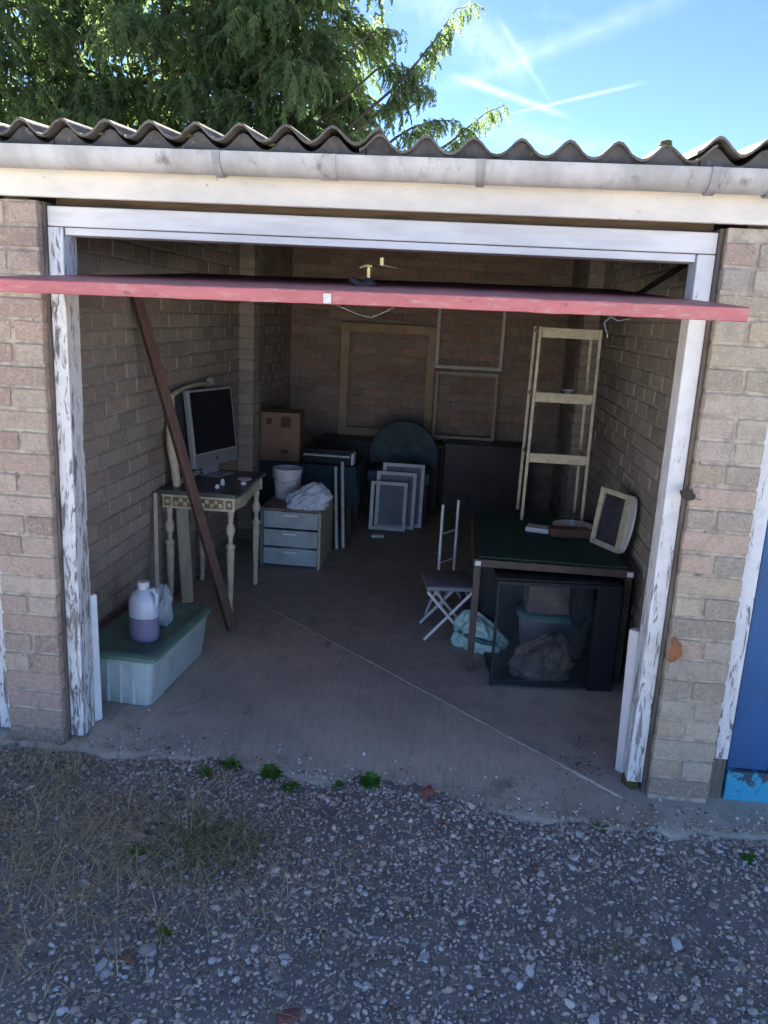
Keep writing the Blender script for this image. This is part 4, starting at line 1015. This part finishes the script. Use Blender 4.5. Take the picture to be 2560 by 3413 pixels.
# ------------------------------------------------------------------ small outdoor things
def leaf_obj(name, mat, lab, loc, rot, w, h):
    m = MB(); n = 9; vs = []
    for k in range(n):
        s = k/(n-1); ww = w*math.sin(PI*(s*.92+.04))**.8*(1+.18*math.sin(k*2.3)); zz = .16*h*math.sin(s*3)
        vs += [(-ww, s*h, zz+ww*.45), (0, s*h, zz), (ww, s*h, zz+ww*.5)]
    m.add(vs, [(3*k+j, 3*k+j+1, 3*k+4+j, 3*k+3+j) for k in range(n-1) for j in range(2)])
    m.tube([(0, 0, 0), (0, -h*.25, -.01*h), (.05*h, -h*.42, 0)], .0012, 5)
    o = m.build(name, mat, None, True, 60); o.location = loc; o.rotation_euler = rot; return tag(o, lab, 'leaf')
leaf_obj('dead_leaf', 'deadleaf', 'curled orange-brown dead leaf caught beside the right jamb', (1.158, -.008, .555), (rad(84), rad(8), rad(12)), .026, .095)
leaf_obj('dead_leaf', 'darkleaf', 'dark withered leaf stuck on the right brick pier at waist height', (1.165, -.010, 1.165), (rad(80), rad(-70), rad(0)), .020, .055)
w = MB(); w.tube([(0, 0, 0), (-.016, .004, -.016), (-.006, 0, -.040), (-.002, 0, -.055)], .0007, 5); w.tube([(0, 0, 0), (.02, 0, -.010), (.05, 0, -.002)], .0006, 5)
solo(w, 'cobweb', 'web', 'dusty cobweb strand hanging below the right half of the red door', 'cobweb', (.72, -.566, 1.745))
w = MB(); w.tube([(0, 0, 0), (.06, .0, -.022), (.10, 0, -.030), (.14, 0, -.012), (.16, 0, 0)], .0006, 5)
solo(w, 'cobweb', 'web', 'sagging cobweb thread under the middle of the red door', 'cobweb', (-.02, -.53, 1.7415))

# gravel ---------------------------------------------------------------------
ph = (1+5**.5)/2
ICO_V = np.array([(-1, ph, 0), (1, ph, 0), (-1, -ph, 0), (1, -ph, 0), (0, -1, ph), (0, 1, ph), (0, -1, -ph), (0, 1, -ph), (ph, 0, -1), (ph, 0, 1), (-ph, 0, -1), (-ph, 0, 1)])/math.hypot(1, ph)
ICO_F = np.array([(0, 11, 5), (0, 5, 1), (0, 1, 7), (0, 7, 10), (0, 10, 11), (1, 5, 9), (5, 11, 4), (11, 10, 2), (10, 7, 6), (7, 1, 8), (3, 9, 4), (3, 4, 2), (3, 2, 6), (3, 6, 8), (3, 8, 9), (4, 9, 5), (2, 4, 11), (6, 2, 10), (8, 6, 7), (9, 8, 1)])
def stone_cols(n):
    g = .12+.56*nrs.beta(1.3, 1.5, n); c = np.stack([g*1.16, g*1.0, g*.85], 1)
    k = nrs.rand(n)
    c[k > .91] = (np.stack([nrs.uniform(.55, .76, n)]*3, 1)*np.array([1, .98, .95]))[k > .91]
    br = (k < .13); c[br] = np.stack([g*1.35, g*1.05, g*.74], 1)[br]
    rd = (k > .13) & (k < .145); c[rd] = np.array([.23, .10, .075])*nrs.uniform(.7, 1.1, (rd.sum(), 1))
    return c
def lip_y(x): return np.interp(x, [-3.9, -1.2, -.55, -.17, .16, .52, .95, 1.55, 3.9], [-.06, -.02, -.01, -.075, -.10, -.165, -.19, -.15, -.15])
def scatter(n, x0, x1, y0, y1, keep=None):
    x = nrs.uniform(x0, x1, n); y = nrs.uniform(y0, y1, n); k = y < lip_y(x)+nrs.uniform(-.03, .05, n)**1
    return x[k], y[k]
def rotmats(n):
    q = nrs.randn(n, 4); q /= np.linalg.norm(q, axis=1)[:, None]; w, x, y, z = q.T
    return np.stack([np.stack([1-2*(y*y+z*z), 2*(x*y-z*w), 2*(x*z+y*w)], 1), np.stack([2*(x*y+z*w), 1-2*(x*x+z*z), 2*(y*z-x*w)], 1), np.stack([2*(x*z-y*w), 2*(y*z+x*w), 1-2*(x*x+y*y)], 1)], 1)
def gravel():
    xs, ys, rs = [], [], []
    for n, r0, r1, box in ((44000, .0030, .0070, (-2.1, 2.4, -1.55, .06)), (14000, .0064, .0110, (-2.2, 2.5, -1.7, .03)), (1700, .0105, .0145, (-2.2, 2.5, -1.7, .0)), (6000, .007, .012, (-4, 4, -3.2, -1.5)), (-1, .0025, .009, None)):
        if n < 0:
            x = nrs.uniform(-2.2, 2.4, 4200); y = lip_y(x)+nrs.exponential(.045, 4200)-.03; k = (y < .30) & ((np.abs(x) < 1.05) | (y < .0)); x, y = x[k], y[k]
        else: x, y = scatter(n, *box)
        xs.append(x); ys.append(y); rs.append(nrs.uniform(r0, r1, len(x)))
    x = np.concatenate(xs); y = np.concatenate(ys); r = np.concatenate(rs)
    # looser, sparser stones on the straw covered corner and in a few bare patches
    bare = np.exp(-(((x+1.05)/.55)**2+((y+.75)/.55)**2)); bare = np.maximum(bare, .85*np.exp(-(((x-.85)/.22)**2+((y+.62)/.10)**2))); bare = np.maximum(bare, .8*np.exp(-(((x-.1)/.16)**2+((y+.30)/.07)**2))); bare = np.maximum(bare, .8*np.exp(-(((x-1.3)/.2)**2+((y+.55)/.12)**2))); keep = nrs.rand(len(x)) > .75*bare
    x, y, r = x[keep], y[keep], r[keep]; n = len(x)
    S = np.stack([nrs.uniform(.8, 1.3, n), nrs.uniform(.75, 1.1, n), nrs.uniform(.5, .85, n)], 1)*r[:, None]
    V = ICO_V[None]*(1+.22*nrs.randn(n, 12, 1)*.8)
    V = V*S[:, None, :]; rz = nrs.uniform(0, 2*PI, n); tilt = rotmats(n)
    c, s = np.cos(rz), np.sin(rz)
    Vx = V[:, :, 0]*c[:, None]-V[:, :, 1]*s[:, None]; Vy = V[:, :, 0]*s[:, None]+V[:, :, 1]*c[:, None]
    V = np.stack([Vx, Vy, V[:, :, 2]], 2)
    V = .75*V+.25*np.einsum('nij,nkj->nki', tilt, V)
    z = np.where(y > -3.0, gz(x, y), -.05)+r*.30+.003; ly = lip_y(x); z = np.where(y > ly+.01, np.interp(y-ly, [0, .03, .12, .25], [-.022, -.018, -.008, .0])+r*.4, z)
    V += np.stack([x, y, z], 1)[:, None, :]
    F = ICO_F[None]+12*np.arange(n)[:, None, None]
    cols = np.repeat(stone_cols(n), 12, 0)
    o = fast_mesh('gravel', V.reshape(-1, 3), F.reshape(-1, 3), M['gravel'], cols); o['kind'] = 'stuff'
    tag(o, 'loose blue-grey gravel in front of the garages', 'gravel'); return o
gravel()
def stone_mesh(seed, flatz=.62):
    from mathutils import noise
    bm = bmesh.new(); bmesh.ops.create_icosphere(bm, subdivisions=1, radius=1); r = random.Random(seed); off = Vector((seed*2.3, seed, 0))
    for v in bm.verts:
        d = v.co.normalized(); k = 1+.42*noise.noise(d*1.6+off)+r.uniform(-.13, .13); v.co = Vector((d.x*k*1.15, d.y*k*.9, d.z*k*flatz))
    me = bpy.data.meshes.new('stone'); bm.to_mesh(me); bm.free(); me.materials.append(M['stone']); return me
SM = [stone_mesh(i) for i in range(8)]
def stone(x, y, r, col, lift=.3, rot=None):
    o = bpy.data.objects.new('stone', rnd.choice(SM)); COL.objects.link(o); o.parent = ground
    o.location = (x, y, float(gz(np.array(x), np.array(y)))+r*lift); o.scale = (r*rnd.uniform(.85, 1.2), r*rnd.uniform(.85, 1.1), r*rnd.uniform(.8, 1.05))
    o.rotation_euler = (rnd.uniform(-.3, .3), rnd.uniform(-.3, .3), rnd.uniform(0, 6.28)); o.color = (*col, 1); return o
for x, y, r, g in ((.104, -.377, .021, .36), (.035, -.469, .018, .34), (-.421, -.965, .030, .27), (.831, -.361, .022, .40), (.76, -.266, .016, .5), (.735, -.25, .014, .55), (.78, -.285, .013, .5), (1.086, -.715, .024, .42), (.646, -.878, .022, .45), (.60, -.90, .020, .22), (.80, -1.024, .022, .40), (1.231, -.932, .020, .36), (-.583, -.595, .022, .30), (-.545, -.655, .018, .32), (.35, -.86, .021, .28), (-.52, -1.04, .022, .30), (-.50, -1.06, .018, .28), (.08, -.60, .014, .5), (-.05, -.72, .018, .26), (1.42, -.235, .015, .5), (1.45, -.26, .014, .45), (1.36, -.21, .014, .45), (.56, -.225, .018, .4), (.45, -.215, .015, .4), (.9, -.24, .014, .42)):
    g = min(.72, g*1.45); stone(x, y, r*.85, (g*1.05, g*.99, g*.92), .30)
stone(.324, -.100, .030, (.27, .10, .075), .3); stone(.014, -1.121, .034, (.22, .10, .08), .3); stone(.70, -.45, .02, (.24, .12, .08), .2); stone(-.46, -1.0, .022, (.24, .12, .09), .3)
k = 0
while k < 262:
    x, y = rnd.uniform(-1.25, 1.5), rnd.uniform(-1.25, -.02)
    if y > float(lip_y(x))+.01: continue
    if math.exp(-(((x+1.0)/.5)**2+((y+.7)/.5)**2)) > rnd.uniform(.2, .9): continue
    r = rnd.uniform(.0095, .017)*(1.12 if y > -.3 else 1); g = rnd.choice((rnd.uniform(.16, .36), rnd.uniform(.28, .5), rnd.uniform(.5, .75)))
    col = (g*1.13, g, g*.88) if rnd.random() < .8 else (g*1.2, g, g*.8)
    stone(x, y, r, col, .25); k += 1

def debris():
    r = np.random.RandomState(5); V, F, Cc = [], [], []
    for i in range(190):
        if i < 90: x, y, z = 1.0-abs(r.randn())*.10, .22+r.randn()*.12, .002
        elif i < 140: x, y = 1.25+r.uniform(-.1, .12), -.03-abs(r.randn())*.03; z = -.012
        else: x, y, z = r.uniform(-.9, 1.0), r.uniform(.15, 1.4), .002
        if x > 1.05 and y > 0: x = 1.0
        a = r.uniform(0, 6.28); L = r.uniform(.006, .018) if i < 140 else r.uniform(.003, .009); w = L*r.uniform(.3, .7); o = len(V); d = np.array([math.cos(a), math.sin(a), r.uniform(-.1, .3)]); p = np.array([-math.sin(a), math.cos(a), r.uniform(-.2, .2)])
        c0 = np.array([x, y, z+.002+L*.15]); V += [c0-d*L*.5, c0+p*w*.5, c0+d*L*.5, c0-p*w*.5]; F.append((o, o+1, o+2, o+3))
        col = (.09, .07, .05) if r.rand() < .7 else ((.62, .60, .57) if r.rand() < .6 else (.25, .12, .06)); Cc += [col]*4
    o = fast_mesh('leaf_litter', np.array(V), np.array(F), M['gravel'], np.array(Cc)); o['kind'] = 'stuff'; tag(o, 'dark leaf litter and paint flakes on the concrete by the right jamb', 'litter')
debris()
# weeds and straw --------------------------------------------------------------
def blades(n, cx, cy, sx, sy, h0, h1, w, lean, seed, base=None):
    r = np.random.RandomState(seed); V = []; F = []; Cc = []
    for i in range(n):
        x = cx+r.randn()*sx; y = cy+r.randn()*sy; z = float(gz(np.array(x), np.array(y))); h = r.uniform(h0, h1); a = r.uniform(0, 2*PI); ln = r.uniform(*lean)
        d = np.array([math.cos(a), math.sin(a), 0]); p = np.array([-d[1], d[0], 0])*w*r.uniform(.6, 1.3); o = len(V); c = r.rand()
        for s, ww in ((0, 1), (.4, .85), (.75, .6), (1, .1)):
            q = np.array([x, y, z])+d*ln*h*s**1.3+np.array([0, 0, h*(s-.5*ln*s*s*.8)+.002]); V += [q-p*ww, q+p*ww]; Cc += [[c]*3]*2
        F += [(o+2*j, o+2*j+1, o+2*j+3, o+2*j+2) for j in range(3)]
    return np.array(V), np.array(F), np.array(Cc)
def merge(parts):
    V, F, Cc = [], [], []; o = 0
    for v, f, c in parts: V.append(v); F.append(f+o); Cc.append(c); o += len(v)
    return np.concatenate(V), np.concatenate(F), np.concatenate(Cc)
v, f, c = merge([blades(1700, -1.00, -.72, .34, .36, .03, .12, .0015, (.9, 1.8), 1), blades(1100, -.62, -.50, .30, .26, .03, .10, .0013, (.9, 1.9), 2), blades(400, -.30, -.60, .30, .2, .03, .09, .0012, (1, 1.9), 3), blades(500, -1.15, -.10, .15, .12, .03, .10, .001, (.5, 1.5), 4)])
o = fast_mesh('dry_grass', v, f, M['straw'], c); o['kind'] = 'stuff'; tag(o, 'dry straw-coloured grass scattered over the lower left gravel', 'grass')
v, f, c = merge([blades(420, -.36, -.53, .11, .08, .03, .08, .0016, (.5, 1.4), 5), blades(120, -.50, -.40, .12, .08, .02, .06, .001, (.6, 1.5), 6), blades(300, -1.2, -.30, .12, .2, .02, .07, .0012, (.4, 1.3), 7), blades(90, .90, -.79, .10, .03, .02, .05, .001, (.8, 1.8), 8), blades(70, .98, -.17, .06, .02, .02, .05, .001, (.8, 1.6), 9)])
o = fast_mesh('thin_grass', v, f, M['grassb'], c); o['kind'] = 'stuff'; tag(o, 'thin olive green grass between the stones', 'grass')
def weed(x, y, r, n, seed, lab):
    rr = np.random.RandomState(seed); V, F, Cc = [], [], []; z0 = float(gz(np.array(x), np.array(y)))
    for i in range(n):
        a = rr.uniform(0, 2*PI); L = r*rr.uniform(.35, 1.0); el = rr.uniform(.15, 1.15); d = np.array([math.cos(a)*math.cos(el), math.sin(a)*math.cos(el), math.sin(el)])
        p = np.array([-math.sin(a), math.cos(a), 0]); w = r*rr.uniform(.13, .24); o = len(V); c = rr.rand(); b0 = d*L*.35
        for s, ww in ((0, .15), (.35, 1), (.7, .85), (1, .05)):
            q = b0+d*L*s*.8+np.array([0, 0, -.35*L*s*s]); V += [q-p*w*ww, q+np.array([0, 0, -.18*w*ww]), q+p*w*ww]; Cc += [[c]*3]*3
        F += [(o+3*j+e, o+3*j+e+1, o+3*j+e+4, o+3*j+e+3) for j in range(3) for e in range(2)]
    ob = fast_mesh('weed', np.array(V), np.array(F), M['weed'], np.array(Cc), None, True); ob.location = (x, y, z0+.006)
    return tag(ob, lab, 'weed', 'weeds in front of the garage')
for i, (x, y, r, n, lab) in enumerate(((-.452, -.030, .042, 34, 'green weed highest up at the concrete edge, second from left'), (-.53, -.105, .032, 22, 'small green weed at the far left end of the row by the concrete'),
        (-.282, -.065, .050, 46, 'largest leafy green weed at the concrete edge'), (-.185, -.130, .034, 22, 'spindly weed just below the largest leafy weed'), (.105, -.070, .044, 40, 'dense dark green weed at the middle of the concrete edge'),
        (-.02, -.10, .025, 14, 'tiny weed between the spindly weed and the dense dark one'), (-.612, -.585, .036, 20, 'green weed beside a white stone in the straw'), (.95, -.185, .030, 14, 'thin weed at the concrete edge below the right jamb'),
        (1.433, -.275, .032, 18, 'green weed below the turquoise kick board'), (-.395, -.90, .030, 14, 'small weed near the bottom left by a pale grey stone'))):
    weed(x, y, r*1.25, int(n*1.5), 60+i, lab)

# ------------------------------------------------------------------ trees behind
def spray(seed, L, pairs):
    """one drooping cypress branchlet: thin stem with flat side shoots, local x outwards, z up"""
    r = np.random.RandomState(seed); V = []; F = []
    def quad(p, d, w, l):
        d = d/np.linalg.norm(d); s = np.cross(d, r.randn(3)); s /= np.linalg.norm(s); o = len(V)
        V.extend([p-s*w*.5, p+s*w*.5, p+d*l*.6+s*w*.6, p+d*l]); F.append((o, o+1, o+2, o+3))
    def pos(t): return np.array([L*(t-.25*t*t), 0, L*(.10*t-.62*t*t)])
    k = 5
    for j in range(k): 
        a, b_ = pos(j/k), pos((j+1)/k); quad(a, b_-a, .016, np.linalg.norm(b_-a)*1.1)
    for j in range(pairs):
        t = .08+.92*(j+r.rand())/pairs; p = pos(t); dd = pos(min(t+.05, 1.05))-pos(t-.03); dd /= np.linalg.norm(dd)
        for sg in (-1, 1):
            d = dd*.75+np.array([0, sg*r.uniform(.5, .9), -r.uniform(.15, .6)]); l = L*r.uniform(.14, .26)*(1.15-.6*t)
            quad(p, d, .055, l*1.3); 
            q = p+d/np.linalg.norm(d)*l*.45; quad(q, d+r.randn(3)*.45+np.array([0, 0, -.3]), .040, l*.85)
    return np.array(V), np.array(F)
SPR = [spray(i, 1.0, 9) for i in range(6)]
def place_sprays(P, A, Ls, tilt, seed):
    r = np.random.RandomState(seed); V, F, Cc = [], [], []; o = 0; n = len(P); which = r.randint(0, len(SPR), n)
    for w_, (sv, sf) in enumerate(SPR):
        idx = np.where(which == w_)[0]
        if not len(idx): continue
        a, L, ti, ro = A[idx], Ls[idx], tilt[idx], r.uniform(-.9, .9, len(idx))
        v = np.repeat(sv[None], len(idx), 0)*L[:, None, None]
        # keep leaf width from growing with spray length
        cy, sy_ = np.cos(ro)[:, None], np.sin(ro)[:, None]; v = np.stack([v[:, :, 0], v[:, :, 1]*cy-v[:, :, 2]*sy_*.4, v[:, :, 1]*sy_+v[:, :, 2]], 2)
        ct, st = np.cos(ti)[:, None], np.sin(ti)[:, None]; v = np.stack([v[:, :, 0]*ct-v[:, :, 2]*st, v[:, :, 1], v[:, :, 0]*st+v[:, :, 2]*ct], 2)
        ca, sa = np.cos(a)[:, None], np.sin(a)[:, None]; v = np.stack([v[:, :, 0]*ca-v[:, :, 1]*sa, v[:, :, 0]*sa+v[:, :, 1]*ca, v[:, :, 2]], 2)
        v += P[idx][:, None, :]; m_ = sv.shape[0]
        V.append(v.reshape(-1, 3)); F.append((sf[None]+m_*np.arange(len(idx))[:, None, None]).reshape(-1, 4)+o); o += len(idx)*m_
        cc = np.clip(r.rand(len(idx))[:, None]*.8+r.rand(len(idx), m_)*.3, 0, 1); Cc.append(np.repeat(cc.reshape(-1, 1), 3, 1))
    return np.concatenate(V), np.concatenate(F), np.concatenate(Cc)
def conifer(label, x, y, H, R, n, seed, limbs=(), nlimb=46, zlow=1.0):
    r = np.random.RandomState(seed); t = thing('conifer_tree', label, 'tree', (x, y, -.05), group='conifers behind the garages')
    tr = MB(); tr.tube([(0, 0, 0), (.05, .03, H*.3), (-.03, .05, H*.6), (.02, 0, H*.95)], [.24, .17, .10, .02], 10); tr.build('trunk', 'bark', t, True)
    P, A, L, T = [], [], [], []
    lb = MB()
    def crown_r(z): q = (z-zlow)/(H-zlow); return R*(1-q)**.6*(.6+.4*min(1, q*5+.35))
    nl = nlimb
    for i in range(nl):
        z = zlow+(H-zlow)*(i+.5)/nl*.96; a = i*2.39996+r.uniform(-.3, .3); rr = crown_r(z)*r.uniform(.75, 1.2); rise = r.uniform(.05, .55)
        pts = [np.array([math.cos(a)*rr*s, math.sin(a)*rr*s, z+rr*rise*s-.42*rr*s*s]) for s in (0, .25, .5, .75, 1)]
        lb.tube([tuple(p) for p in pts], [.05, .04, .03, .018, .006], 6)
        m_ = int(n/nl*(.4+1.2*rr/R))
        for k in range(m_):
            s = r.uniform(.05, 1)**.75; j = min(3, int(s*4)); q = pts[j]+(pts[j+1]-pts[j])*(s*4-j)
            wid = .42*rr*(1.05-s)+.12; q = q+np.array([r.randn()*wid*.55, r.randn()*wid*.55, r.uniform(-.28, .10)])
            P.append(q); A.append(a+r.randn()*.8); L.append(r.uniform(.22, .55)); T.append(r.uniform(-.6, .35))
    for pts in limbs:
        pts = [np.array(p)-np.array([x, y, -.05]) for p in pts]; full = [pts[0]+np.array([-.9, .2, -.7]), *pts]
        k_ = len(full); lb.tube([tuple(p) for p in full], list(np.linspace(.022, .003, k_)), 6)
        for j in range(1, k_-1):
            seg = full[j+1]-full[j]; m_ = max(4, int(np.linalg.norm(seg)*95)); f0 = (j-1)/(k_-2)
            for e in range(m_):
                q = full[j]+seg*r.rand()+r.randn(3)*np.array([.03, .10, .03]); P.append(q); A.append(math.atan2(seg[1], seg[0])+r.choice([-1, 1])*r.uniform(.1, 1.2)); L.append(r.uniform(.14, .38)*(1.15-.6*f0)); T.append(r.uniform(-1.25, .1))
    lb.build('limbs', 'bark', t, True)
    v, f, c = place_sprays(np.array(P), np.array(A), np.array(L), np.array(T), seed+1)
    fast_mesh('crown', v, f, M['foliage'], c, t); return t
RL = [[(-.886, 9.0, 4.663), (-.551, 9, 5.016), (-.351, 9, 5.264), (-.18, 9, 5.507), (-.071, 9, 5.664), (.163, 9, 5.715)],
      [(-.30, 9.0, 3.86), (-.027, 9, 4.057), (.23, 9, 4.279), (.422, 9, 4.434), (.656, 9, 4.528)],
      [(-.80, 9.1, 4.10), (-.587, 9.1, 4.231), (-.319, 9.1, 4.327), (-.047, 9.1, 4.347), (.041, 9.1, 4.261)],
      [(-1.05, 8.9, 4.35), (-.75, 8.9, 4.62), (-.48, 8.9, 4.72), (-.30, 8.9, 4.66)],
      [(-1.2, 9.0, 5.35), (-1.0, 9, 5.42), (-.85, 9, 5.40)], [(-1.1, 9.1, 4.95), (-.85, 9.1, 5.02), (-.62, 9.1, 4.95)]]
conifer('tall drooping conifer with feathery branches against the blue sky, rightmost tree', -2.35, 9.6, 8.6, 1.8, 6000, 101, RL, zlow=1.8)
conifer('dense conifer above the left half of the garage roof, middle tree', -4.3, 9.9, 9.0, 2.4, 7000, 102, zlow=1.8)
conifer('pale sunlit conifer at the top left corner, leftmost tree', -6.7, 9.3, 8.8, 2.4, 6600, 103, zlow=1.8)
